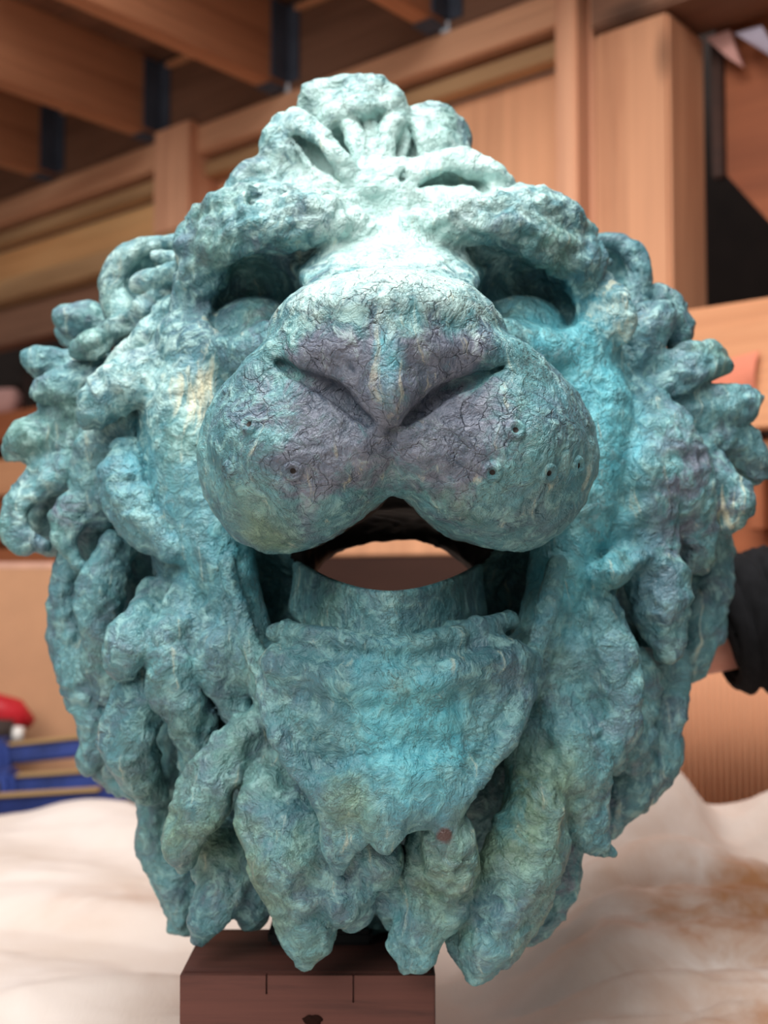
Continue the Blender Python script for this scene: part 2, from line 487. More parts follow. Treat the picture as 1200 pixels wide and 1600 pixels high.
class Field:
    def __init__(self, lo, hi, h):
        self.lo, self.h = np.array(lo), h
        self.n = np.ceil((np.array(hi) - lo) / h).astype(int) + 1
        self.ax = [(lo[i] + h * np.arange(self.n[i])).astype(np.float32) for i in range(3)]
        self.F = np.full(self.n, 0.3, np.float32)
        self.I = np.zeros(self.n, np.int16)
    def sl(self, lo, hi):
        a = np.clip(np.floor((np.asarray(lo) - self.lo) / self.h).astype(int), 0, self.n - 1)
        b = np.clip(np.ceil((np.asarray(hi) - self.lo) / self.h).astype(int) + 1, 1, self.n)
        return tuple(slice(x, y) for x, y in zip(a, b))
    def xyz(self, s):
        return self.ax[0][s[0]][:, None, None], self.ax[1][s[1]][None, :, None], self.ax[2][s[2]][None, None, :]
    def add(self, s, d, k, pid):
        F = self.F[s]
        self.I[s] = np.where(d < F, pid, self.I[s])
        m = np.minimum(F, d)
        if k > 0:
            hh = np.maximum(k - np.abs(F - d), 0) / k
            m = m - hh * hh * k * 0.25
        self.F[s] = m
    def sub(self, s, d, k):
        F = self.F[s]
        m = np.maximum(F, -d)
        if k > 0:
            hh = np.maximum(k - np.abs(F + d), 0) / k
            m = m + hh * hh * k * 0.25
        self.F[s] = m
    def ell_d(self, c, r, k, rot=None):
        c, r = np.asarray(c, float), np.asarray(r, float)
        R = r if rot is None else np.full(3, r.max())
        s = self.sl(c - R - k - 0.012, c + R + k + 0.012)
        X, Y, Z = self.xyz(s)
        X, Y, Z = X - c[0], Y - c[1], Z - c[2]
        if rot is not None:                       # roll about the depth axis, then pitch about X
            a, b = rot
            X, Z = X * math.cos(a) - Z * math.sin(a), X * math.sin(a) + Z * math.cos(a)
            Y, Z = Y * math.cos(b) - Z * math.sin(b), Y * math.sin(b) + Z * math.cos(b)
        q = np.sqrt((X / r[0]) ** 2 + (Y / r[1]) ** 2 + (Z / r[2]) ** 2)
        q2 = np.sqrt((X / r[0] ** 2) ** 2 + (Y / r[1] ** 2) ** 2 + (Z / r[2] ** 2) ** 2)
        return s, (q * (q - 1) / np.maximum(q2, 1e-6)).astype(np.float32)
    def chain_d(self, pts, rad, k):
        pts, rad = np.asarray(pts, float), np.asarray(rad, float)
        m = rad.max() + k + 0.012
        s = self.sl(pts.min(0) - m, pts.max(0) + m)
        D = np.full([x.stop - x.start for x in s], 0.3, np.float32)
        for i in range(len(pts) - 1):
            a, b, ra, rb = pts[i], pts[i + 1], rad[i], rad[i + 1]
            mm = max(ra, rb) + k + 0.012
            q = self.sl(np.minimum(a, b) - mm, np.maximum(a, b) + mm)
            X, Y, Z = self.xyz(q)
            ba = b - a
            L = float(ba @ ba) + 1e-12
            h = np.clip(((X - a[0]) * ba[0] + (Y - a[1]) * ba[1] + (Z - a[2]) * ba[2]) / L, 0, 1).astype(np.float32)
            d = np.sqrt((X - a[0] - h * ba[0]) ** 2 + (Y - a[1] - h * ba[1]) ** 2 + (Z - a[2] - h * ba[2]) ** 2) - (ra + (rb - ra) * h)
            w = tuple(slice(q[j].start - s[j].start, q[j].stop - s[j].start) for j in range(3))
            D[w] = np.minimum(D[w], d)
        return s, D
    def at(self, p):
        i = np.clip(np.round((np.asarray(p) - self.lo) / self.h).astype(int), 0, self.n - 1)
        return self.F[i[0], i[1], i[2]]
    def surf(self, px, py, y0=-0.26):
        """depth of the first surface met in front at this spot"""
        r = ray(px, py)
        y = y0
        while y < 0.25:
            if self.at(CAM + r * ((y - CAM[1]) / r[1])) < 0:
                return y
            y += 0.0015
        return 0.05
    def grad(self, p):
        e = 2 * self.h
        g = np.array([self.at(p + d) - self.at(p - d) for d in np.eye(3) * e])
        return g / (np.linalg.norm(g) + 1e-9)

    def mesh(self):
        F = self.F
        S = F < 0
        nx, ny, nz = F.shape
        cnt = np.zeros((nx - 1, ny - 1, nz - 1), np.int8)
        for i in (0, 1):
            for j in (0, 1):
                for k in (0, 1):
                    cnt += S[i:nx - 1 + i, j:ny - 1 + j, k:nz - 1 + k]
        act = (cnt > 0) & (cnt < 8)
        idx = np.argwhere(act)
        vid = np.full(act.shape, -1, np.int32)
        vid[act] = np.arange(len(idx))
        cor = {}
        for i in (0, 1):
            for j in (0, 1):
                for k in (0, 1):
                    cor[i, j, k] = F[idx[:, 0] + i, idx[:, 1] + j, idx[:, 2] + k]
        pos = np.zeros((len(idx), 3))
        n = np.zeros(len(idx))
        keys = list(cor)
        for a in keys:
            for b in keys:
                if a < b and sum(abs(x - y) for x, y in zip(a, b)) == 1:
                    va, vb = cor[a], cor[b]
                    m = (va < 0) != (vb < 0)
                    t = va[m] / (va[m] - vb[m])
                    pos[m] += np.array(a) + t[:, None] * (np.array(b) - np.array(a))
                    n[m] += 1
        pos = self.lo + self.h * (idx + pos / n[:, None])
        quads = []
        for axis in range(3):
            o = [x for x in range(3) if x != axis]
            s0 = [slice(1, -1)] * 3
            s1 = [slice(1, -1)] * 3
            s0[axis], s1[axis] = slice(0, -1), slice(1, None)
            A, B = S[tuple(s0)], S[tuple(s1)]
            e = np.argwhere(A != B)
            ins = A[e[:, 0], e[:, 1], e[:, 2]]
            e = e + np.array([0 if x == axis else 1 for x in range(3)])
            def v(du, dw):
                q = e.copy()
                q[:, o[0]] -= du
                q[:, o[1]] -= dw
                return vid[q[:, 0], q[:, 1], q[:, 2]]
            q = np.stack([v(1, 1), v(0, 1), v(0, 0), v(1, 0)], 1)
            flip = ins if axis != 1 else ~ins
            q[~flip] = q[~flip][:, ::-1]
            quads.append(q)
        ids = self.I[idx[:, 0], idx[:, 1], idx[:, 2]]
        return pos, np.vstack(quads), ids

def hash3(i, j, k, seed):
    h = (i * 73856093) ^ (j * 19349663) ^ (k * 83492791) ^ (seed * 2654435761 & 0x7fffffff)
    h = (h ^ (h >> 13)) * 1274126177
    h = (h ^ (h >> 16)) & 0xffffff
    return h / float(0xffffff)

def vnoise(p, seed=1):
    i = np.floor(p).astype(np.int64)
    f = p - i
    u = f * f * f * (f * (f * 6 - 15) + 10)
    r = 0
    for a in (0, 1):
        for b in (0, 1):
            for c in (0, 1):
                w = (u[:, 0] if a else 1 - u[:, 0]) * (u[:, 1] if b else 1 - u[:, 1]) * (u[:, 2] if c else 1 - u[:, 2])
                r = r + w * hash3(i[:, 0] + a, i[:, 1] + b, i[:, 2] + c, seed)
    return r * 2 - 1

def fbm(p, o=3, seed=1):
    return sum(vnoise(p * 2.03 ** k, seed + k) * 0.5 ** k for k in range(o))

def worley(p, seed=3):
    i = np.floor(p).astype(np.int64)
    best = np.full(len(p), 9.0)
    for a in (-1, 0, 1):
        for b in (-1, 0, 1):
            for c in (-1, 0, 1):
                q = i + (a, b, c)
                d = sum((q[:, x] + hash3(q[:, 0], q[:, 1], q[:, 2], seed + x) - p[:, x]) ** 2 for x in range(3))
                best = np.minimum(best, d)
    return np.sqrt(best)

def vert_normals(pos, quads):
    d1 = pos[quads[:, 2]] - pos[quads[:, 0]]
    d2 = pos[quads[:, 3]] - pos[quads[:, 1]]
    fn = np.cross(d1, d2)
    n = np.zeros_like(pos)
    for k in range(4):
        for x in range(3):
            n[:, x] += np.bincount(quads[:, k], fn[:, x], len(pos))
    return n / (np.linalg.norm(n, axis=1)[:, None] + 1e-12)

def raw_mesh(name, pos, quads, nrm, zone, zone2, mat, parent):
    me = bpy.data.meshes.new(name)
    me.vertices.add(len(pos))
    me.loops.add(quads.size)
    me.polygons.add(len(quads))
    me.vertices.foreach_set('co', pos.astype(np.float32).ravel())
    me.loops.foreach_set('vertex_index', quads.astype(np.int32).ravel())
    me.polygons.foreach_set('loop_start', (np.arange(len(quads)) * 4).astype(np.int32))
    me.polygons.foreach_set('use_smooth', np.ones(len(quads), bool))
    me.update(calc_edges=True)
    a = me.attributes.new('zone', 'FLOAT_COLOR', 'POINT')
    a.data.foreach_set('color', zone.astype(np.float32).ravel())
    a = me.attributes.new('zone2', 'FLOAT_COLOR', 'POINT')
    a.data.foreach_set('color', zone2.astype(np.float32).ravel())
    me.normals_split_custom_set_from_vertices(nrm.tolist())
    me.materials.append(mat)
    o = link(bpy.data.objects.new(name, me), parent)
    o.matrix_parent_inverse = LBASE
    return o

LF = Field((-0.40, -0.245, 0.955), (0.40, 0.255, 1.725), 0.0024)
PART = ['face']                      # part names by id; one id per part
PSTYLE = [(0.5, 0.4)]                # (lump, dab) relief of each part

def part(name, lump=1.0, dab=1.0):
    PART.append(name)
    PSTYLE.append((lump, dab))
    return len(PART) - 1

def ell(px, py, Y, rx, rz, ry, k=20, pid=0, rot=None, cut=False):
    u = PX(Y)
    s, d = LF.ell_d(P(px, py, Y), (rx * u, ry, rz * u), k * u, rot)
    if cut:
        LF.sub(s, d, k * u)
    else:
        LF.add(s, d, k * u, pid)

def chain(pts, k=14, pid=0, cut=False, n=5, on=False, lift=0.0):
    """round bar through (px, py, depth, radius in px); on=True lays it on the present surface, lifted by lift metres"""
    if on:
        pts = [(a, b, LF.surf(a, b) + c, r) for a, b, c, r in pts]
    w = np.array([np.append(P(a, b, c), r * PX(c)) for a, b, c, r in pts])
    w = catmull(w, n)
    kk = k * 0.0005
    s, d = LF.chain_d(w[:, :3], np.maximum(w[:, 3], 0.0012), kk)
    if cut:
        LF.sub(s, d, kk)
    else:
        LF.add(s, d, kk, pid)

def prism(poly, Y0, Y1, rnd, k=12, pid=0, cut=False, at=None):
    """rounded plate: outline in px read at its front depth Y0, running back to Y1; rnd in metres"""
    q = np.array([P(a, b, Y0 if at is None else at)[[0, 2]] for a, b in poly])
    m = rnd + k * .0005 + .012
    s = LF.sl((q[:, 0].min() - m, min(Y0, Y1) - m, q[:, 1].min() - m), (q[:, 0].max() + m, max(Y0, Y1) + m, q[:, 1].max() + m))
    X, Y, Z = LF.xyz(s)
    X, Z = X[:, :, 0], Z[:, 0, :]
    d = np.full((X.shape[0], Z.shape[1]), 9.0)
    ins = np.zeros(d.shape, bool)
    for a, b in zip(q, np.roll(q, -1, 0)):
        e = b - a
        t = np.clip(((X - a[0]) * e[0] + (Z - a[1]) * e[1]) / (e @ e), 0, 1)
        d = np.minimum(d, np.hypot(X - a[0] - t * e[0], Z - a[1] - t * e[1]))
        c = ((a[1] > Z) != (b[1] > Z)) & (X < (b[0] - a[0]) * (Z - a[1]) / (b[1] - a[1] + 1e-12) + a[0])
        ins ^= c
    d = np.where(ins, -d, d)[:, None, :] + rnd
    dy = np.abs(Y - (Y0 + Y1) / 2) - abs(Y1 - Y0) / 2 + rnd
    D = np.hypot(np.maximum(d, 0), np.maximum(dy, 0)) + np.minimum(np.maximum(d, dy), 0) - rnd
    D = D.astype(np.float32)
    (LF.sub(s, D, k * .0005) if cut else LF.add(s, D, k * .0005, pid))

def lock(pts, k=10, ribs=3, name='mane_lock', lump=1.0, dab=1.0):
    """one clump of mane: a tapering core with ropes of hair modelled along it"""
    pid = part(name, lump, dab)
    w = np.array([np.append(P(a, b, c), r * PX(c)) for a, b, c, r in pts])
    w = catmull(w, 5)
    p, r = w[:, :3], np.maximum(w[:, 3], 0.002)
    t = np.gradient(p, axis=0)
    t /= np.linalg.norm(t, axis=1)[:, None] + 1e-9
    side = np.cross(t, np.array([0, 1.0, 0]))
    side /= np.linalg.norm(side, axis=1)[:, None] + 1e-6
    front = np.cross(side, t)
    front[front[:, 1] > 0] *= -1
    r = np.maximum(r, .0045) * (1.09 + .05 * np.sin(np.linspace(0, rng.uniform(6, 11), len(p)) + rng.uniform(0, 6)))
    s, d = LF.chain_d(p, r * 0.94, k * 0.0005)
    D = d
    u = np.linspace(0, 1, len(p))
    kb = float(np.mean(r)) * 0.3
    for j in range(ribs):
        ph = (j - (ribs - 1) / 2) / max(ribs - 1, 1) * 1.9 + rng.uniform(-.35, .35)
        tw = ph + rng.uniform(-0.9, 0.9) * (u - 0.5)
        q = p + (side * np.sin(tw)[:, None] + front * np.cos(tw)[:, None]) * (r * 0.55)[:, None]
        rr = r * rng.uniform(0.46, 0.62) * (1 + 0.07 * np.sin(u * 7 + j * 2))
        s2, d2 = LF.chain_d(q, rr, k * 0.0005)
        lo = [max(a.start, b.start) for a, b in zip(s, s2)]
        hi = [min(a.stop, b.stop) for a, b in zip(s, s2)]
        va = tuple(slice(l - a.start, h - a.start) for l, h, a in zip(lo, hi, s))
        vb = tuple(slice(l - b.start, h - b.start) for l, h, b in zip(lo, hi, s2))
        A, B = D[va], d2[vb]
        hh = np.maximum(kb - np.abs(A - B), 0) / kb
        D[va] = np.minimum(A, B) - hh * hh * kb * 0.25
    LF.add(s, D, k * 0.0005, pid)

# --- mass of the head and mane
MANE = part('mane_base', 1.2, 1.2)
ell(605, 800, 0.185, 450, 370, 0.105, 20, MANE)
ell(597, 960, 0.175, 445, 330, 0.115, 60, MANE)
ell(590, 1170, 0.125, 330, 270, 0.125, 60, MANE)
ell(600, 480, 0.14, 330, 230, 0.12, 60, MANE)
ell(605, 640, 0.10, 350, 320, 0.12, 40, 0)                  # skull
ell(325, 700, 0.07, 92, 260, 0.085, 50, 0, (0.05, 0))       # cheeks
ell(890, 690, 0.07, 88, 260, 0.085, 50, 0, (-0.05, 0))
ell(608, 560, 0.00, 215, 170, 0.09, 70, 0)                  # upper muzzle root
# cheek planes sweeping down to the jaw
chain([(300, 640, .03, 62), (335, 820, .01, 55), (375, 980, .0, 44), (425, 1085, -.02, 30)], 40)
chain([(920, 640, .03, 60), (890, 820, .01, 52), (850, 970, .0, 42), (815, 1070, -.02, 30)], 40)
chain([(275, 600, .06, 46), (290, 800, .05, 50), (325, 960, .04, 46), (385, 1080, .02, 36)], 50)
chain([(940, 600, .06, 44), (930, 800, .05, 46), (900, 960, .04, 42), (845, 1070, .02, 34)], 50)
# hollow casting and open mouth
u = PX(0.2)
s, d = LF.ell_d(P(605, 830, 0.235), (0.205, 0.165, 0.205), 0.01)
LF.sub(s, d, 0.01)
ell(614, 862, -0.03, 186, 78, 0.10, 14, cut=True)
c0 = P(616, 905, 0.0)
s = LF.sl((c0[0] - .09, -0.1, c0[2] - .06), (c0[0] + .09, 0.26, c0[2] + .06))
X, Y, Z = LF.xyz(s)
q = np.sqrt(((X - c0[0]) / 0.066) ** 2 + ((Z - c0[2]) / 0.03) ** 2) + 0 * Y
LF.sub(s, ((q - 1) * 0.03).astype(np.float32), 0.006)
# --- brows, sockets, eyes
BL, BR = part('brow', 0.9, 1.6), part('brow', 0.9, 1.6)
ell(608, 345, 0.07, 265, 52, 0.06, 50, 0)
chain([(288, 520, .05, 20), (306, 454, .03, 34), (340, 402, .004, 38), (388, 368, -.020, 37), (445, 354, -.030, 36), (505, 346, -.030, 34), (545, 360, -.016, 30)], 36, BL)
chain([(930, 515, .05, 20), (908, 448, .03, 34), (872, 400, .004, 38), (814, 366, -.020, 37), (750, 350, -.030, 36), (705, 344, -.030, 34), (665, 358, -.016, 30)], 36, BR)
ell(425, 345, .022, 135, 48, .05, 40, BL)
ell(792, 348, .022, 122, 46, .05, 40, BR)
ell(345, 400, .04, 60, 60, .04, 40, BL)
ell(882, 408, .04, 56, 58, .04, 40, BR)
# bridge between the eyes
for x0, w_ in ((545, 60), (610, 68), (675, 60)):
    chain([(608 + (x0 - 608) * .9, 532, -.088, w_ + 16), (x0 + 1, 450, -.014, w_ - 2), (x0 + 2, 405, .03, w_)], 30)
# --- nose
NOSE = part('nose', 0.25, 0.5)
ell(606, 525, -0.10, 186, 96, 0.088, 50, NOSE)
ell(606, 505, -0.13, 150, 58, 0.062, 24, NOSE)
chain([(446, 548, -.145, 28), (520, 545, -.165, 38), (606, 545, -.175, 44), (700, 545, -.165, 38), (786, 550, -.145, 28)], 26, NOSE)
chain([(606, 560, -.168, 50), (605, 605, -.174, 46), (604, 628, -.173, 39)], 22, NOSE)
chain([(500, 568, -.158, 30), (545, 588, -.166, 30), (604, 600, -.172, 30), (664, 588, -.166, 30), (715, 570, -.158, 28)], 20, NOSE)
# --- eye sockets under the brows, lids and blind eyeballs
chain([(280, 535, .03, 34), (350, 548, .0, 34), (420, 545, -.025, 30)], 34)
chain([(800, 545, -.025, 30), (860, 548, .0, 34), (935, 530, .03, 34)], 34)
EL, ER = part('eye', 0.15, 0.1), part('eye', 0.15, 0.1)
for pts in ([(356, 500, -.035, 28), (382, 460, -.045, 44), (420, 450, -.05, 48), (450, 478, -.055, 36)],
            [(764, 474, -.055, 30), (796, 452, -.05, 44), (842, 458, -.045, 44), (878, 494, -.035, 24)]):
    for dy, f in ((0, 1), (.022, 1), (.042, .98), (.060, .9), (.072, .8)):
        chain([(a, b, c + dy, r * f) for a, b, c, r in pts], 14, cut=True)
ell(400, 524, 0.040, 76, 60, 0.040, 8, EL)
ell(814, 522, 0.040, 74, 60, 0.040, 8, ER)
for cx, pts in ((400, [(334, 520), (352, 492), (384, 476), (420, 474), (456, 494)]), (814, [(752, 494), (784, 474), (822, 472), (856, 486), (878, 518)])):
    for q, lf in ((1.0, .0015), (.80, .0005)):
        arc = []
        for x, y in pts:
            u_, v_ = (x - cx) / 76 * q, (y - 523) / 60 * q
            yy = .040 - .040 * math.sqrt(max(0, 1 - u_ * u_ - v_ * v_)) - lf
            arc.append((cx + (x - cx) * q, 523 + (y - 523) * q, yy, 7 if q == 1 else 4))
        chain(arc, 6)
# --- muzzle pads
ML, MR = part('muzzle_pad', 0.3, 0.6), part('muzzle_pad', 0.3, 0.6)
ell(472, 712, -0.078, 148, 150, 0.094, 40, ML)
chain([(430, 600, -.115, 44), (385, 690, -.085, 62), (410, 775, -.09, 66), (490, 765, -.118, 66), (548, 706, -.14, 58)], 44, ML)
chain([(430, 592, -.13, 40), (490, 640, -.14, 50), (565, 695, -.15, 44)], 40, ML)
ell(765, 708, -0.078, 152, 150, 0.094, 40, MR)
chain([(795, 598, -.115, 44), (850, 690, -.085, 66), (825, 770, -.09, 68), (738, 762, -.118, 66), (676, 704, -.14, 58)], 44, MR)
chain([(795, 588, -.13, 40), (732, 636, -.14, 50), (655, 692, -.15, 44)], 40, MR)
chain([(610, 650, -.115, 52), (612, 728, -.115, 52)], 20, ML)
# lip line: the mouth opens as a low peak under the pads
prism([(612, 764), (560, 806), (500, 842), (440, 866), (395, 900), (420, 950), (800, 950), (840, 895), (795, 862), (715, 838), (660, 802)], -.24, .0, .004, 8, cut=True, at=-.145)
# nostril slits and the philtrum groove
def groove(pts, k=6, into=0.0):
    chain([(a, b, LF.surf(a, b) + into, r) for a, b, r in pts], k, cut=True)
SL = [[(436, 568, 8), (478, 592, 13), (522, 612, 17), (550, 638, 14), (576, 660, 10)], [(786, 574, 7), (745, 592, 10), (698, 610, 13), (664, 636, 12), (634, 660, 9)]]
for sl_ in SL:
    d_ = [LF.surf(a, b) for a, b, r in sl_]
    for into in (-.004, .002, .007):
        chain([(a, b, y + into, r * (1 if into < .005 else .8)) for (a, b, r), y in zip(sl_, d_)], 5, cut=True)
chain([(611, 690, -.135, 34), (611, 735, -.132, 34)], 20, ML)
print('philtrum', [round(LF.surf(611, y), 3) for y in range(660, 780, 10)])
chain([(611, y, max(-.19, min(-.14, LF.surf(611, y))), 6) for y in (668, 690, 712, 734, 752, 772)], 8, cut=True)
# --- lower jaw and chin
JAW = part('lower_jaw', 0.5, 0.9)
prism([(405, 1035), (470, 985), (760, 975), (838, 1030), (806, 1165), (712, 1290), (520, 1300), (432, 1175)], -.082, .06, .022, 26, JAW)
ell(612, 1120, -0.04, 170, 130, 0.066, 40, JAW)
chain([(440, 1040, -.075, 22), (520, 1052, -.094, 30), (612, 1058, -.10, 34), (705, 1050, -.094, 30), (800, 1030, -.07, 22)], 30, JAW)
chain([(352, 880, -.03, 14), (385, 985, -.04, 14), (412, 1062, -.06, 15), (442, 1160, -.086, 15), (508, 1255, -.095, 16)], 14, JAW)
chain([(872, 880, -.03, 14), (846, 985, -.04, 14), (826, 1060, -.06, 15), (790, 1160, -.086, 15), (716, 1250, -.095, 16)], 14, JAW)
chain([(430, 988, -.05, 15), (500, 994, -.085, 17), (610, 1006, -.104, 17), (710, 994, -.085, 17), (795, 970, -.05, 15)], 12, JAW)
groove([(460, 1022, 5), (540, 1034, 6), (620, 1036, 6), (700, 1026, 6), (780, 1004, 5)], 8)
# chin tuft drips
for pts in ([(535, 1230, -.085, 42), (530, 1310, -.088, 28), (528, 1362, -.085, 10)],
            [(575, 1220, -.09, 40), (568, 1275, -.092, 30), (562, 1306, -.092, 13)],
            [(612, 1210, -.098, 38), (606, 1280, -.102, 27), (602, 1322, -.10, 11)],
            [(652, 1210, -.095, 36), (650, 1262, -.096, 27), (646, 1288, -.095, 13)],
            [(698, 1200, -.088, 38), (698, 1280, -.09, 22), (692, 1318, -.088, 10)]):
    lock(pts, 22, 2, 'chin_tuft', 0.5, 0.8)
lock([(580, 1300, -.06, 40), (590, 1340, -.065, 34), (600, 1365, -.06, 14)], 10, 3, 'chin_tuft', 0.5, 0.8)
# --- ears
EAL, EAR = part('ear', 0.4, 0.5), part('ear', 0.4, 0.5)
ell(236, 442, .128, 74, 72, 0.02, 8, EAL)
ell(232, 436, .108, 46, 44, 0.022, 6, cut=True)
chain([(322, 384, .085, 13), (268, 379, .085, 15), (214, 388, .085, 18), (180, 424, .085, 19), (178, 468, .085, 22), (200, 506, .085, 34)], 6, EAL)
chain([(310, 406, .05, 11), (272, 404, .06, 12), (242, 398, .07, 9)], 6, EAL)
chain([(300, 424, .035, 17), (252, 434, .055, 19), (216, 444, .065, 14)], 6, EAL)
ell(946, 430, .128, 66, 66, 0.02, 8, EAR)
ell(944, 424, .108, 40, 40, 0.02, 6, cut=True)
chain([(884, 382, .085, 12), (935, 375, .085, 13), (978, 386, .085, 17), (999, 420, .085, 19), (994, 462, .085, 22), (984, 502, .085, 28)], 6, EAR)
chain([(900, 404, .05, 9), (930, 410, .065, 10), (952, 410, .08, 7)], 6, EAR)
chain([(915, 430, .05, 12), (945, 440, .075, 12)], 6, EAR)

# --- forelock on top of the head
ell(585, 310, .07, 190, 60, 0.06, 30, 0)
FL = part('forelock', 0.7, 0.8)
ell(556, 205, .075, 80, 84, 0.05, 12, FL)
chain([(482, 200, .06, 22), (495, 155, .055, 26), (545, 142, .05, 26), (600, 146, .055, 24), (622, 185, .06, 20), (612, 240, .06, 18)], 10, FL)
ell(552, 222, .02, 56, 52, 0.042, 8, cut=True)
ell(598, 208, .022, 34, 48, 0.036, 8, cut=True)
for a in ([(590, 298, .015, 16), (600, 240, .03, 16), (612, 190, .045, 14)], [(580, 298, .012, 16), (560, 235, .028, 16), (540, 180, .04, 16)],
          [(584, 298, .014, 14), (582, 240, .03, 12), (578, 200, .04, 10)]):
    chain(a, 8, FL)
lock([(520, 300, .02, 26), (500, 240, .025, 26), (470, 205, .03, 24), (450, 195, .035, 20), (434, 222, .035, 24), (448, 262, .04, 28), (462, 290, .04, 20)], 8, 3, 'forelock', 0.6, 0.8)
lock([(560, 300, .015, 14), (530, 255, .01, 15), (500, 225, .012, 12), (478, 205, .02, 8)], 8, 2, 'forelock', 0.6, 0.8)
lock([(640, 300, .07, 40), (672, 240, .085, 58), (672, 210, .085, 42), (700, 250, .09, 34)], 12, 3, 'forelock', 0.6, 0.8)
lock([(632, 300, .03, 18), (665, 268, .03, 22), (712, 256, .03, 23), (762, 276, .03, 23), (800, 316, .04, 22)], 10, 2, 'forelock', 0.6, 0.8)
ell(725, 310, .07, 70, 40, 0.04, 20, FL)
lock([(455, 288, .04, 26), (412, 276, .04, 26), (384, 294, .04, 25), (368, 330, .04, 22)], 10, 2, 'forelock', 0.6, 0.8)
ell(420, 325, .06, 60, 40, 0.03, 20, FL)
lock([(330, 380, .06, 14), (318, 358, .06, 12), (298, 345, .06, 8)], 8, 2, 'forelock', 0.5, 0.6)

for pts in ([(462, 214, 9), (486, 236, 15), (512, 262, 13), (530, 284, 8)], [(436, 300, 8), (408, 298, 14), (392, 318, 10)], [(655, 292, 6), (690, 280, 12), (740, 286, 13), (772, 306, 8)], [(640, 200, 6), (644, 240, 10), (628, 280, 8)]):
    for into in (0, .005):
        groove(pts, 6, into)
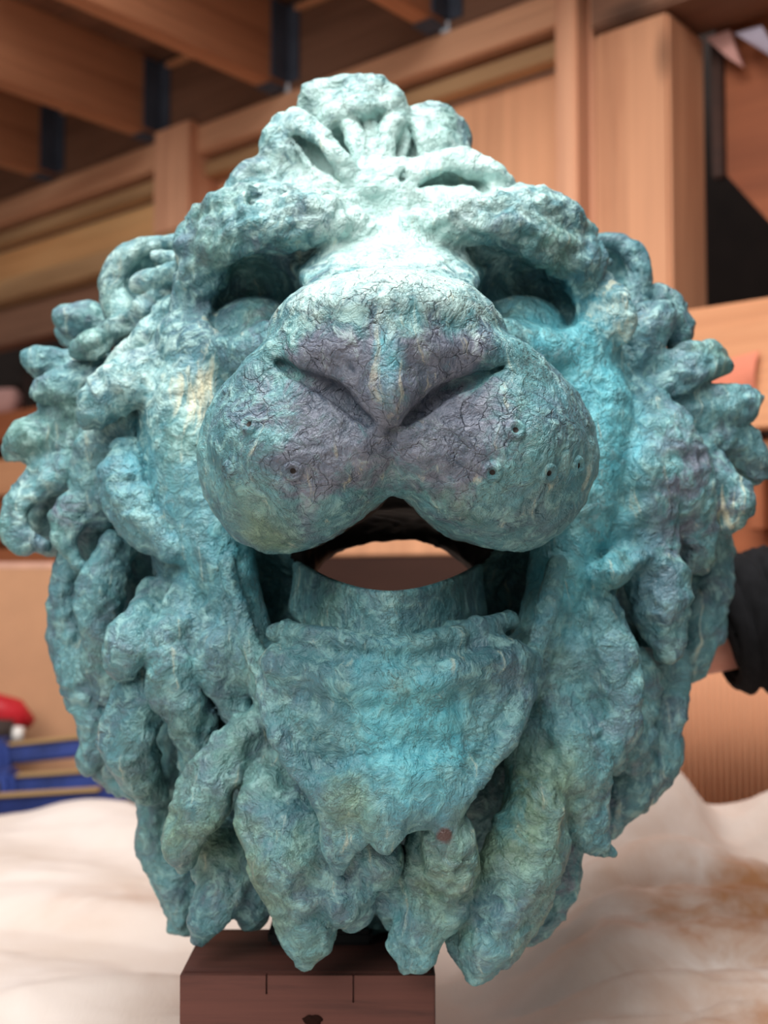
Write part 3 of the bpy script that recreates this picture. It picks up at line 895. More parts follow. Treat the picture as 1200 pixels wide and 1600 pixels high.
# --- mane locks, (px, py, depth, radius) from root to tip
LOCKS = [
 [(190,515,.13,26),(140,510,.13,28),(112,497,.125,19),(100,486,.12,8)],
 [(150,545,.14,18),(112,530,.14,14),(99,517,.14,6)],
 [(290,420,.06,12),(240,480,.065,18),(185,512,.07,19),(148,540,.07,18),(122,548,.07,6)],
 [(270,470,.05,14),(240,520,.05,18),(200,560,.05,18),(175,590,.05,10)],
 [(160,572,.12,24),(98,574,.115,24),(58,567,.11,20),(37,556,.11,8)],
 [(190,590,.1,30),(125,604,.09,30),(85,606,.085,22),(60,612,.08,8)],
 [(160,640,.1,34),(112,640,.1,32),(78,634,.1,14)],
 [(262,575,.045,24),(215,590,.03,36),(170,620,.025,32),(138,662,.02,12)],
 [(215,590,.03,30),(240,612,.025,26),(248,640,.025,8)],
 [(150,690,.1,32),(88,685,.1,34),(44,694,.09,32),(18,706,.09,16)],
 [(170,735,.1,26),(95,738,.09,27),(48,763,.085,27),(24,805,.08,22),(32,842,.08,20),(70,854,.08,8)],
 [(175,775,.07,28),(128,790,.062,26),(104,825,.06,21),(112,862,.06,14),(124,882,.06,6)],
 [(195,710,.03,22),(192,755,.015,34),(218,815,.005,34),(255,848,.0,22),(286,870,.0,8)],
 [(200,660,.06,40),(170,720,.07,42),(160,790,.08,40)],
 [(150,840,.1,32),(112,910,.1,28),(118,1000,.1,36),(142,1090,.1,36),(150,1150,.1,26),(133,1197,.1,8)],
 [(185,860,.07,26),(158,930,.06,32),(160,1010,.07,30),(175,1080,.08,18)],
 [(245,930,.03,24),(214,980,.005,32),(196,1020,.0,32),(192,1048,.005,14)],
 [(262,1010,.05,28),(230,1075,.03,40),(203,1140,.025,44),(212,1195,.035,36),(240,1238,.06,18)],
 [(310,910,.02,36),(272,1000,.0,36),(272,1075,.005,34),(302,1130,.015,34),(312,1185,.03,30),(288,1245,.04,12)],
 [(350,960,.0,36),(345,1040,-.005,32),(370,1110,.0,24)],
 [(410,1120,-.02,20),(365,1170,-.02,36),(328,1220,-.025,40),(296,1280,-.025,38),(284,1325,-.02,30),(285,1357,-.015,10)],
 [(250,1230,.09,30),(254,1310,.09,34),(275,1380,.09,36),(282,1425,.09,24),(272,1448,.09,9)],
 [(335,1320,.02,38),(352,1385,.01,36),(326,1430,.005,26),(312,1466,.005,10)],
 [(375,1350,.02,44),(392,1415,.03,28),(400,1440,.03,12)],
 [(425,1160,.0,34),(440,1240,-.025,52),(452,1320,-.05,60),(462,1385,-.05,48),(458,1420,-.04,20)],
 [(490,1370,-.02,50),(482,1430,-.04,46),(478,1470,-.045,32),(476,1503,-.045,11)],
 [(510,1290,-.04,46),(530,1360,-.05,50),(545,1405,-.045,34),(552,1436,-.04,14)],
 [(690,1300,-.055,46),(692,1390,-.05,52),(660,1450,-.05,36),(638,1490,-.05,24),(632,1509,-.05,9)],
 [(620,1370,-.035,44),(628,1440,-.03,24)],
 [(705,1310,-.075,40),(702,1365,-.08,38),(698,1406,-.075,12)],
 [(830,1130,.0,30),(838,1240,-.025,48),(820,1335,-.04,54),(782,1420,-.04,50),(755,1480,-.04,38),(745,1527,-.04,12)],
 [(750,1410,-.02,32),(722,1475,-.025,22),(736,1515,-.03,9)],
 [(885,1310,.02,32),(868,1385,.03,36),(840,1435,.03,26),(820,1461,.03,9)],
 [(875,1080,.0,42),(892,1180,-.01,48),(905,1260,-.005,44),(925,1308,-.005,28),(957,1333,-.005,7)],
 [(920,940,.02,42),(952,1040,.0,46),(966,1110,-.005,34),(945,1160,.0,34),(950,1192,.01,12)],
 [(885,960,.02,34),(880,1040,.0,34),(895,1110,.0,24)],
 [(1010,800,.06,38),(1025,900,.03,42),(1036,970,.03,30),(1047,1027,.025,9)],
 [(1030,1000,.1,34),(1036,1090,.09,36),(1012,1170,.08,42),(980,1230,.07,36),(948,1295,.06,16)],
 [(1000,1050,.06,34),(985,1130,.05,30),(985,1190,.05,26)],
 [(1100,790,.14,34),(1106,880,.13,35),(1100,960,.13,35),(1083,1030,.13,22),(1076,1057,.13,7)],
 [(925,435,.05,16),(945,470,.025,27),(968,505,.015,22),(976,532,.015,7)],
 [(990,620,.08,26),(992,555,.06,34),(1025,500,.06,26),(1052,520,.07,17),(1060,562,.08,8)],
 [(990,480,.1,30),(1035,490,.1,28),(1056,530,.1,18),(1062,560,.1,8)],
 [(1030,605,.07,36),(1062,580,.06,36),(1096,566,.065,30),(1126,566,.07,17)],
 [(1020,600,.05,12),(1050,575,.045,11),(1072,545,.05,8)],
 [(1050,645,.08,34),(1105,636,.07,34),(1146,634,.075,28),(1172,636,.08,16)],
 [(1055,690,.09,36),(1115,684,.085,36),(1155,700,.085,32),(1176,728,.09,25),(1178,752,.09,11)],
 [(1080,725,.07,28),(1120,742,.06,28),(1142,785,.06,27),(1136,824,.06,10)],
 [(980,620,.05,34),(1035,690,.04,46),(1070,780,.05,44),(1085,870,.07,26)],
 [(965,650,.04,28),(1000,740,.025,42),(1012,830,.035,40)],
 [(975,760,.02,22),(965,820,.02,26),(955,870,.02,20)],
 [(1000,868,.015,20),(962,890,-.005,25),(928,908,-.01,14)],
]
ell(88, 800, .125, 52, 60, .02, 20, MANE)
ell(215, 1120, .12, 80, 130, .03, 20, MANE)
for pts in LOCKS:
    lock(pts, 9, 3)

# whisker sockets sunk into the muzzle
WHISK = [(388, 657), (350, 738), (455, 748), (812, 665), (762, 748), (862, 745), (906, 728)]
pos, quads, vids = LF.mesh()
del LF.F
LF.I = None
nrm = vert_normals(pos, quads)
st = np.array(PSTYLE)[vids]
# relief is blended across part borders so that neighbours meet
for _ in range(6):
    acc = np.zeros_like(st)
    w = np.zeros(len(pos))
    m = st[quads].mean(1)
    for k in range(4):
        for x in range(2):
            acc[:, x] += np.bincount(quads[:, k], m[:, x], len(pos))
        w += np.bincount(quads[:, k], minlength=len(pos))
    st = acc / w[:, None]
wp = pos + 0.010 * np.stack([vnoise(pos * 40, 20 + i) for i in range(3)], 1)
lum = 0.0040 * fbm(pos * 26, 2, 1) + 0.0030 * (0.5 - np.abs(fbm(wp * 50, 2, 5)))
dab = 0.0046 * (0.55 - worley(wp * 38, 3)) + 0.0030 * (0.5 - worley(wp * 85, 8)) + 0.0010 * (0.5 - worley(wp * 190, 4))
pos = pos + nrm * (lum * st[:, 0] + dab * st[:, 1])[:, None]
nrm = vert_normals(pos, quads)

def zone_at(p):
    """patina zones: slate, pale, olive, cyan - some blobs paint in highlight or shade"""
    def blob(px, py, Y, r, s=(1, 1, 1)):
        c = P(px, py, Y)
        return np.exp(-(((p - c) / (r * np.array(s))) ** 2).sum(1))
    slate = (blob(530, 560, -.18, .029, (1.4, 1.2, .9)) + blob(685, 560, -.18, .026, (1.4, 1.2, .9)) + blob(500, 690, -.17, .044) + blob(700, 690, -.17, .042)
             + 0.7 * blob(1040, 760, .03, .06) + 0.5 * blob(95, 790, .06, .03) + 0.6 * blob(740, 1060, -.12, .02) + 0.5 * blob(940, 950, .0, .04)
             + 0.6 * blob(395, 450, -.02, .035) + 0.5 * blob(840, 450, -.02, .03) + 0.35 * blob(900, 1350, .02, .08))  # socket blobs paint shade under the brows
    pale = (1.5 * blob(605, 468, -.15, .036, (1.6, 1.2, .75)) + blob(610, 400, -.05, .05) + 0.9 * blob(560, 230, .05, .07) + 0.8 * blob(640, 320, .0, .07, (1.6, 1, .7))  # blobs on the nose top and brow paint in highlights
            + 0.7 * blob(190, 590, .04, .05) + 0.6 * blob(960, 500, .02, .03) + 0.6 * blob(700, 290, .03, .05) + 0.5 * blob(230, 430, .08, .05)
            + 0.4 * blob(60, 780, .09, .05) + 0.35 * blob(300, 620, .0, .04) + 0.4 * blob(1130, 780, .07, .03))
    olive = (0.9 * blob(440, 1350, -.04, .05) + blob(820, 1280, -.05, .045) + 0.9 * blob(700, 1350, -.08, .04) + 0.7 * blob(540, 1240, -.10, .02)
             + 0.6 * blob(350, 390, .0, .05) + 0.6 * blob(850, 390, .0, .05) + 0.8 * blob(420, 840, -.12, .03) + 0.8 * blob(720, 800, -.15, .02)
             + 0.7 * blob(960, 890, .0, .02) + 0.7 * blob(290, 1300, -.01, .05) + 0.5 * blob(1090, 570, .08, .04) + 0.5 * blob(800, 1450, -.02, .05))
    cyan = (0.9 * blob(930, 700, .02, .09, (.5, 1, 1.2)) + 0.7 * blob(850, 560, .0, .05) + 0.8 * blob(608, 560, -.19, .013, (.8, 1, 2)) + 0.6 * blob(870, 740, -.12, .03)
            + 0.7 * blob(860, 920, .0, .05) + 0.6 * blob(380, 900, .0, .05) + 0.7 * blob(660, 1170, -.11, .04) + 0.5 * blob(290, 700, .02, .08) + 0.5 * blob(780, 1240, -.05, .04)
            + 0.2 * blob(830, 490, .0, .03) + 0.5 * blob(260, 390, .1, .04))
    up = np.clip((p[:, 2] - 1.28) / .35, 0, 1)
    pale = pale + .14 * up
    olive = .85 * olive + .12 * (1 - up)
    cyan = cyan + .55 * blob(610, 1090, -.10, .06) + .6 * blob(612, 1285, -.10, .012, (1, 1, 2))
    cream = 0.9 * blob(322, 630, .01, .026, (.6, 1, 1.5)) + .5 * blob(300, 680, .02, .02, (.6, 1, 1.3)) + .5 * blob(960, 490, .02, .02) + .4 * blob(1130, 790, .06, .02)
    copper = blob(350, 738, -.11, .006) + blob(908, 732, -.09, .008) + blob(694, 1308, -.10, .009) + .4 * blob(590, 965, -.11, .01)
    craze = blob(606, 510, -.17, .075, (1.2, 1, .8)) + .8 * blob(470, 700, -.15, .06) + .8 * blob(760, 700, -.15, .06)
    z2 = np.stack([cream, copper, np.clip(craze, 0, 1), np.ones(len(p))], 1)
    return np.clip(np.stack([slate, pale, olive, cyan], 1), 0, 1), np.clip(z2, 0, 1)

BRONZE = patina()
lion = empty("lion_head", (-.05, .075, .985))
LBASE = Matrix.Translation((.05, -.075, -.985))
tag(lion, 'large green-blue bronze lion head with open mouth and shaggy mane on a timber block', 'sculpture')
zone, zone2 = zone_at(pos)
fid = vids[quads[:, 0]]
# bare dark metal inside the hollow casting, plus painted shade around the mouth
IC = P(605, 830, 0.235)
fc = pos[quads].mean(1)
fn = nrm[quads].mean(1)
inside = (((fc - IC) / (.212, .172, .212)) ** 2).sum(1) < 1
inside &= ((fc - IC) * fn).sum(1) < .02
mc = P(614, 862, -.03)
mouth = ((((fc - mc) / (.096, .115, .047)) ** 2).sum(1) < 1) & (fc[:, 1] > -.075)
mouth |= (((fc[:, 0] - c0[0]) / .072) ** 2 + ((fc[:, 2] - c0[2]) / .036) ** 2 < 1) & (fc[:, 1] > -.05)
mouth &= ~((fc[:, 1] < -.02) & (np.abs(fc[:, 0] - mc[0]) > .084))  # mouth corners take the dark metal too, as painted shade
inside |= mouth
inside &= ~np.isin(fid, [i for i, n_ in enumerate(PART) if n_ in ('eye', 'mane_lock', 'lower_jaw', 'brow', 'forelock', 'ear', 'chin_tuft')])
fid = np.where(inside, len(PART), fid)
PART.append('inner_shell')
INNER = plain('bare_bronze_and_shade', (40, 34, 32), 0.6, 0.2, 30, 0.3)
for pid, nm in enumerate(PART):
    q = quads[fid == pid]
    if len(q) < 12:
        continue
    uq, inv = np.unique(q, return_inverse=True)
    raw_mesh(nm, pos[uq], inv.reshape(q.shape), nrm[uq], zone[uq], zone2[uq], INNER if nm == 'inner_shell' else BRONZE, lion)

def zoned(o):
    me = o.data
    co = np.empty(len(me.vertices) * 3, np.float32)
    me.vertices.foreach_get('co', co)
    for nm_, z_ in zip(('zone', 'zone2'), zone_at(co.reshape(-1, 3).astype(float))):
        a = me.attributes.new(nm_, 'FLOAT_COLOR', 'POINT')
        a.data.foreach_set('color', z_.astype(np.float32).ravel())
    return o

# lower lip: a crisp curved spout standing in the jaw
rim = catmull([(468, 882, .02), (488, 893, -.012), (520, 910, -.05), (562, 924, -.082), (606, 930, -.095), (652, 925, -.082), (694, 912, -.05), (724, 898, -.012), (744, 886, .02)], 5)
V, Fc = [], []
prof = [(-0.0005, 0.0), (0.0005, 0.0030), (0.0046, 0.0036), (0.0078, 0.0012), (0.0062, -0.0035), (0.0068, -0.012), (0.009, -0.026), (0.013, -0.040), (0.0, -0.046), (-0.012, -0.030), (-0.004, -0.010)]
n = len(rim)
cz = np.mean([P(*r)[1] for r in rim])
ctr = P(606, 930, 0.05)
for r in rim:
    p = P(*r)
    out = p - ctr
    out[2] = 0
    out /= np.linalg.norm(out)
    for a, b in prof:
        V.append(p + out * a + np.array([0, 0, b]))
m = len(prof)
for i in range(n - 1):
    for j in range(m):
        Fc.append((i * m + j, (i + 1) * m + j, (i + 1) * m + (j + 1) % m, i * m + (j + 1) % m))
Fc += [tuple(range(m)), tuple((n - 1) * m + j for j in range(m))[::-1]]
lip = mesh_obj('lower_lip', V, Fc, BRONZE, lion, smooth=True)
mo = lip.modifiers.new('sub', 'SUBSURF')
mo.levels = mo.render_levels = 2
zoned(lip)
lip.matrix_parent_inverse = LBASE

def whisker(p, nrm_):
    q = Vector(nrm_).to_track_quat('Z', 'Y')
    bm = bmesh.new()
    R, r = 0.0046, 0.0018
    vs = []
    for i in range(20):
        a = 2 * math.pi * i / 20
        vs.append([bm.verts.new(q @ Vector((math.cos(a) * rr, math.sin(a) * rr, z)) + Vector(p)) for rr, z in ((0.0001, 0.0006), (R - 1.5 * r, 0.0007), (R - r, 0.0016), (R, 0.0030), (R + r, 0.0014), (R + 1.9 * r, -0.0016))])
    for i in range(20):
        a, b = vs[i], vs[(i + 1) % 20]
        for j in range(5):
            bm.faces.new((a[j], b[j], b[j + 1], a[j + 1])).material_index = int(j == 0)
    o = zoned(bm_obj('whisker_socket', bm, BRONZE, lion, smooth=True))
    o.data.materials.append(INNER)
    o.matrix_parent_inverse = LBASE
    return o
for a, b in WHISK:
    off = pos - CAM
    tt = off @ ray(a, b)
    sq = (off ** 2).sum(1) - tt ** 2 / (ray(a, b) @ ray(a, b))
    near = np.argsort(sq)[:60]
    k = near[np.argmin(pos[near, 1])]
    whisker(pos[k], nrm[k])
# ------------------------------------------------------------------ workbench, cloth, block
M_BENCH = wood('bench_ply', (176, 136, 96), (146, 106, 70), 0)
bench = empty('workbench', (0, 0.35, 0))
tag(bench, 'wooden workbench hidden under the pale drop cloth', 'workbench')
ZT = 0.83
bm = bmesh.new()
out_ = [(-1.25, -.83), (.66, -.83), (.66, .40), (.28, .72), (-.25, 1.14), (-1.25, 1.14)]
lo_ = [bm.verts.new((a, b, ZT - .04)) for a, b in out_]
hi_ = [bm.verts.new((a, b, ZT)) for a, b in out_]
bm.faces.new(lo_[::-1])
bm.faces.new(hi_)
for i in range(6):
    bm.faces.new((lo_[i], lo_[(i + 1) % 6], hi_[(i + 1) % 6], hi_[i]))
bm_obj('bench_top', bm, M_BENCH, bench)
for sx, sy in ((-1.18, -.76), (.59, -.76), (.59, .33), (-.3, 1.06), (-1.18, 1.06)):
    box('leg', (.09, .09, ZT - .04), (sx, sy, (ZT - .04) / 2), M_BENCH, bench)

def cloth_material():
    t = NT('canvas_cloth')
    at = t.n('ShaderNodeAttribute', attribute_name='stain_and_shade')
    n = t.noise(9, 5, 0.6, 0.6)
    n2 = t.noise(3.2, 4, 0.6, 0.4)
    c = t.mix(t.rng(n2, .35, .7), s2l((214, 202, 195)), s2l((200, 183, 170)))
    st = t.math('MULTIPLY', at.outputs['Fac'], t.rng(n, 0.34, 0.66, 0.0, 1.25))
    c = t.mix(st, c, s2l((170, 122, 86)))
    weave = t.noise(1.0, 2, 0.5, 0.0, t.mapping((500, 60, 60)))
    return t.done(c, 0.85, t.bump(t.math('ADD', weave, t.math('MULTIPLY', n, 2.0)), 0.0012, 0.5), spec=0.15)

def smooth(a, b, x):
    t = np.clip((x - a) / (b - a), 0, 1)
    return t * t * (3 - 2 * t)

def cloth():
    nx, ny = 300, 240
    xs = np.linspace(-1.22, .655, nx)
    back = np.minimum(1.05 - .05 * smooth(0, -.4, xs) - .37 * smooth(.02, .30, xs), W0[1] + (xs - W0[0]) * WU[1] / WU[0] - .10)
    X = np.repeat(xs[:, None], ny, 1)
    Y = -.46 + np.linspace(0, 1, ny)[None, :] * (back[:, None] + .46)
    p = np.stack([X.ravel(), Y.ravel(), np.zeros(X.size)], 1)
    def N(sx, sy, seed, o=2):
        return fbm(p * np.array([sx, sy, 1]) + 7.3, o, seed).reshape(X.shape)
    z = np.full(X.shape, ZT + .012)
    z += .016 * N(2.2, 3.4, 3) * smooth(-.5, .1, Y) + .004 * N(7, 13, 5)
    # left: soft swells rising to the far edge
    left = smooth(.05, -.25, X)
    z += left * smooth(.55, 1.0, Y) * .035 * (1 + .5 * N(2, 1, 8))
    z += left * .010 * np.sin((Y * 1.0 + X * .55) * 19 + 2.2 * N(1.5, 1.5, 4)) * smooth(-.1, .3, Y)
    # right: rolled folds lying across, banked up behind
    right = smooth(.06, .26, X)
    ph = Y + .05 * N(2.6, 1.2, 6) - .05 * (X - .4)
    z += right * (.10 * smooth(.02, .56, Y))
    for i, (y0, h, w) in enumerate(((.10, .016, .040), (.19, .020, .036), (.262, .026, .034), (.330, .032, .033), (.394, .036, .032), (.456, .036, .031))):
        yy = ph + .014 * N(3, 1, i + 52) + .02 * (X - .4) * (i % 2 - .4) + .006 * N(14, 2, i + 60)
        d = np.clip(np.abs(yy - y0) / w, 0, 1)
        z = z + right * h * np.sqrt(1 - d ** 2) * np.clip(.85 + .5 * N(3, 2, i + 70), .25, 1.3)
    z += right * .022 * np.exp(-((Y - .56) / .06) ** 2)
    for cx, cy, r, h in ((.315, .54, .06, .085), (.37, .58, .035, .045), (.43, .66, .04, .02), (.56, .55, .10, .06), (.85, .6, .2, .05)):
        z += h * np.exp(-((X - cx) / r) ** 2 - ((Y - cy) / .08) ** 2)
    rg = 1 - np.abs(N(5, 9, 21, 3)) * 1.6
    rg2 = 1 - np.abs(N(11, 17, 31, 2)) * 1.8
    z += (.010 * np.clip(rg, -.4, 1) ** 2 + .0035 * np.clip(rg2, -.4, 1) ** 2) * (.35 + .65 * right) * smooth(-.45, -.2, Y)
    z += left * .012 * np.exp(-((Y - .62 + .25 * (X + .4) + .05 * N(3, 1, 41)) / .04) ** 2)
    z += left * .014 * np.exp(-((Y - .30 - .35 * (X + .3) + .05 * N(3, 1, 43)) / .05) ** 2)
    z += right * .007 * np.abs(N(9, 16, 12)) * smooth(0, .3, Y)
    # falls away behind the right bank so that the card sheet stands free of it
    z = np.where(right > 0, z * 1 - right * smooth(.60, .67, Y) * np.maximum(z - ZT - .012, 0), z)
    flat = smooth(.135, .115, np.abs(X + .058)) * smooth(-.12, -.09, Y) * smooth(.11, .085, Y)
    z = np.maximum(z, ZT + .006) * (1 - flat) + (ZT + .003) * flat
    # over the front edge of the bench
    V = np.stack([X, Y, z], -1).reshape(-1, 3)
    F = [(i * ny + j, (i + 1) * ny + j, (i + 1) * ny + j + 1, i * ny + j + 1) for i in range(nx - 1) for j in range(ny - 1)]
    o = mesh_obj('drop_cloth', V, F, cloth_material(), smooth=True)
    st = .34 * right * smooth(.62, .40, Y) * smooth(-.5, .0, Y)  # broad tint paints the right side's shade into the stain colour
    for cx, cy, r, s in ((.36, .33, .10, .9), (.5, .42, .10, .8), (.62, .36, .10, 1.0), (.45, .2, .12, .55), (.55, .64, .09, .5), (-.16, .32, .07, .55), (-.36, .62, .08, .35), (.3, .1, .1, .5), (.66, .22, .1, .6)):
        st += s * np.exp(-((X - cx) / r) ** 2 - ((Y - cy) / (r * .8)) ** 2)
    a = o.data.attributes.new('stain_and_shade', 'FLOAT', 'POINT')
    a.data.foreach_set('value', np.clip(st, 0, 1).astype(np.float32).ravel())
    m = o.modifiers.new('thickness', 'SOLIDIFY')
    m.thickness = 0.0016
    m.offset = 1
    return o
tag(cloth(), 'crumpled off-white canvas drop cloth with brown stains spread over the bench', 'cloth')

M_BLOCK = wood('dark_red_block', (94, 56, 48), (50, 30, 28), 0, rough=0.55, k=2.2)
block = empty('timber_block', (-.058, .03, ZT + .006))
tag(block, 'dark red-brown timber block holding up the bronze lion head', 'block')
BZ = .985 - (ZT + .006)
yF = (1.29 - .985) * FPX / 620 - .9 - .03      # front face, relative to the block
wB = .194
kx = [(412 - 475) / 400 * wB, (547 - 475) / 400 * wB]
xs = [-wB / 2, kx[0] - .0007, kx[0] + .0007, kx[1] - .0007, kx[1] + .0007, wB / 2]
bm = box_bm((wB, .108, BZ), 0.003, (0, yF + .058, BZ / 2))
kd = (.015, .021)
o2 = [(xs[0] + .002, .001), (xs[5] - .002, .001), (xs[5] - .001, BZ - .001), (xs[4], BZ - .001), (xs[4], BZ - kd[1]), (xs[3], BZ - kd[1]), (xs[3], BZ - .001),
      (xs[2], BZ - .001), (xs[2], BZ - kd[0]), (xs[1], BZ - kd[0]), (xs[1], BZ - .001), (xs[0] + .001, BZ - .001)]
f0 = [bm.verts.new((a, yF, b)) for a, b in o2]
f1 = [bm.verts.new((a, yF + .006, b)) for a, b in o2]
bm.faces.new(f0)
for i in range(len(o2)):
    bm.faces.new((f0[i], f1[i], f1[(i + 1) % len(o2)], f0[(i + 1) % len(o2)]))
bm_obj('body', bm, M_BLOCK, block)
M_KNOT = plain('knot', (36, 20, 16), 0.9, spec=0.05)
bm = bmesh.new()
bmesh.ops.create_uvsphere(bm, u_segments=20, v_segments=10, radius=1)
for v in bm.verts:
    v.co = Vector((v.co.x * .0075, v.co.y * .002, v.co.z * .0042)) * (1 + .12 * math.sin(v.co.x * 7 + v.co.z * 5))
bm_obj('knot', bm, M_KNOT, block, smooth=True, loc=(.004, yF - .0002, BZ - .034))

M_BLACK = plain('black_paint', (22, 22, 24), 0.5)
mp = bmesh.new()
box_bm((.085, .05, .012), .003, (-.052, .075, .991), mp)
box_bm((.03, .03, .10), .003, (-.052, .075, 1.045), mp)
mount = bm_obj('mounting_bracket', mp, M_BLACK, lion)
mount.matrix_parent_inverse = LBASE

# ------------------------------------------------------------------ things around the wall
M_CARD = plain('cardboard', (186, 138, 104), 0.8, 0.06, 5)
M_CARD2 = plain('corrugated_card', (216, 160, 124), 0.8, 0.05, 5)
def card(name, px0, px1, py0, py1, Y0, Y1, mat, label):
    a, b = P(px0, py1, Y0), P(px1, py1, Y1)
    zt = (P(px0, py0, Y0)[2] + P(px1, py0, Y1)[2]) / 2
    zb = (a[2] + b[2]) / 2
    d = b - a
    d[2] = 0
    L = np.linalg.norm(d)
    c = (a + b) / 2
    o = empty(name, (c[0], c[1], zb), math.atan2(d[1], d[0]))
    tag(o, label, 'cardboard')
    return o, L, zt - zb
o, L, H = card('cardboard_sheet', -260, 330, 880, 1236, 1.47, 1.43, M_CARD, 'plain tan cardboard sheet standing behind the blue clamps')
box('sheet', (L, .006, H), (0, 0, H / 2), M_CARD, o, bevel=.001)
box('top_edge', (L, .0085, .012), (0, 0, H - .004), plain('torn_edge', (206, 160, 140), .8), o, bevel=.001)
o, L, H = card('corrugated_sheet', 940, 1420, 880, 1385, 0.80, 0.71, M_CARD2, 'ribbed tan corrugated cardboard standing behind the stained cloth folds')
nf = int(L / .0085)
V, F = [], []
for i in range(nf * 6 + 1):
    x = -L / 2 + L * i / (nf * 6)
    y = .0034 * math.cos(2 * math.pi * i / 6)
    V += [(x, y - .004, 0), (x, y - .004, H), (x, .0035, H), (x, .0035, 0)]
for i in range(nf * 6):
    for a, b in ((0, 1), (1, 2), (2, 3), (3, 0)):
        F.append((i * 4 + a, i * 4 + 4 + a, i * 4 + 4 + b, i * 4 + b))
mesh_obj('fluted_face', V, F, M_CARD2, o, smooth=True)

# shelves at the far left, under the sill
M_PINK = plain('pink_roll', (196, 148, 140), 0.7)
M_VOID = plain('dark_cupboard', (42, 30, 26), 0.9)
M_RUST = wood('rust_board', (150, 74, 40), (112, 50, 26), 2)
shelf = empty('shelf_unit', (W0[0], W0[1], 0), WRZ)
tag(shelf, 'brown wooden shelf unit with open dark bays under the plywood wall', 'shelf')
uA, uB = W(-160, 600, .1)[0], W(420, 600, .1)[0]
def shelf_board(py, th, n0, n1, mat, name='shelf'):
    z = W(30, py, n0)[1]
    span(name, (uA, n0, z - th), (uB, n1, z), mat, shelf)
    return z
zf = shelf_board(640, .085, .02, .42, M_SHELF)
zg = shelf_board(715, .10, -.03, .42, M_RAIL)
span('apron', (uA, -.01, zg - .23), (uB, .03, zg - .102), M_SHELF, shelf)
span('lower_shelf', (uA, -.03, zg - .30), (uB, .42, zg - .245), M_SHELF, shelf)
span('back_panel', (uA, .42, .1), (uB, .44, zs0 - .12), M_VOID, shelf)
for px, w in ((60, .05), (205, .06)):
    u_ = W(px, 520, .2)[0]
    span('upright', (u_ - w / 2, .16, zf), (u_ + w / 2, .24, zs0 - .115), M_RUST if px > 100 else M_VOID, shelf)
for px in (-120, 380):
    u_ = W(px, 520, .2)[0]
    span('upright', (u_ - .03, .05, 0.0), (u_ + .03, .40, zg - .3), M_SHELF, shelf)
c = W(6, 618, .12)
bm = bmesh.new()
bmesh.ops.create_cone(bm, cap_ends=True, segments=28, radius1=.046, radius2=.046, depth=.13)
bmesh.ops.bevel(bm, geom=[e_ for e_ in bm.edges if e_.is_boundary or len(e_.link_faces) == 2 and any(len(f.verts) > 4 for f in e_.link_faces)], offset=.006, segments=2, affect='EDGES')
rw = W0 + WU * c[0] + WN * .10
tag(bm_obj('tape_roll', bm, M_PINK, None, True, loc=(rw[0], rw[1], zf + .046), rot=(math.pi / 2, 0, WRZ + math.pi / 2 + .3)), 'dusty pink roll lying on the brown shelf', 'roll')

# bar clamps lying on the bench at the left, behind the cloth
M_BLUE = plain('blue_paint', (46, 62, 122), 0.5, 0.25)
M_BLUE2 = plain('dark_blue_paint', (36, 50, 104), 0.45, 0.15)
M_GOLD = wood('wooden_bar', (176, 144, 100), (132, 102, 70), 0)
M_GREY = plain('screw_steel', (70, 64, 62), 0.4, 0.2, 30, 0.6)
def clamp(px0, px1, py0, py1, Y, label, mat):
    a, b = P(px0, py0, Y), P(px1, py1, Y - .05)
    d = b - a
    L = np.linalg.norm(d)
    o = empty('bar_clamp', tuple((a + b) / 2), math.atan2(d[1], d[0]))
    o.rotation_euler[1] = -math.asin(d[2] / L)
    tag(o, label, 'clamp', 'blue clamps heaped behind the cloth')
    box('bar', (L, .030, .034), (0, 0, 0), mat, o, bevel=.006)
    box('edge_bar', (L * .5, .024, .006), (-L * .05, -.004, .020), M_GOLD, o, bevel=.002)
    box('jaw', (.045, .055, .062), (-L * .30, -.004, .002), mat, o, bevel=.01)
    box('jaw', (.045, .050, .07), (L * .40, -.004, .002), M_GREY, o, bevel=.008)
    tube('screw', [(L * .3, -.03, -.004), (L * .52, -.03, -.004)], [.008, .008], M_GREY, o, 12)
    tube('handle', [(-L * .42, -.030, .0), (-L * .30, -.030, .0)], [.013, .016], M_GREY, o, 12)
    return o
clamp(-70, 300, 1188, 1150, 1.30, 'blue bar clamp on top of the heap, nearest the cardboard', M_BLUE)
clamp(-60, 310, 1234, 1210, 1.22, 'blue bar clamp in the middle of the heap with a yellow wooden edge', M_BLUE)
clamp(-90, 270, 1266, 1244, 1.135, 'dark blue bar clamp at the bottom of the heap against the white cloth', M_BLUE2)
M_TRAY = plain('clamp_tray', (58, 46, 42), 0.8)
tr = empty('tool_tray', (P(100, 1260, 1.22)[0], 1.235, ZT))
tag(tr, 'dark wooden tray full of blue clamps behind the cloth', 'tray')
zt_ = .006
M_REDP = plain('red_plastic', (176, 32, 42), 0.4, 0.1)
M_WHITEP = plain('white_plastic', (226, 220, 214), 0.4, 0.05)
box('base', (.72, .34, .006), (0, 0, .003), M_TRAY, tr)
for sy in (-.165, .165):
    box('rim', (.72, .012, .012), (0, sy, .010), M_TRAY, tr)
c = P(8, 1120, 1.36)
rt = empty('red_tool', tuple(c), .25)
tag(rt, 'red plastic tool with a white cap lying on the blue clamps', 'tool')
tube('body', [(-.09, 0, .022), (-.03, 0, .016), (.02, 0, .004), (.052, 0, -.014)], [.030, .034, .030, .010], M_REDP, rt, 18)
tube('cap', [(.018, -.030, -.030), (.036, -.034, -.030)], [.016, .014], M_WHITEP, rt, 16)
tube('collar', [(-.06, -.026, -.020), (.016, -.028, -.024)], [.024, .022], M_TRAY, rt, 16)

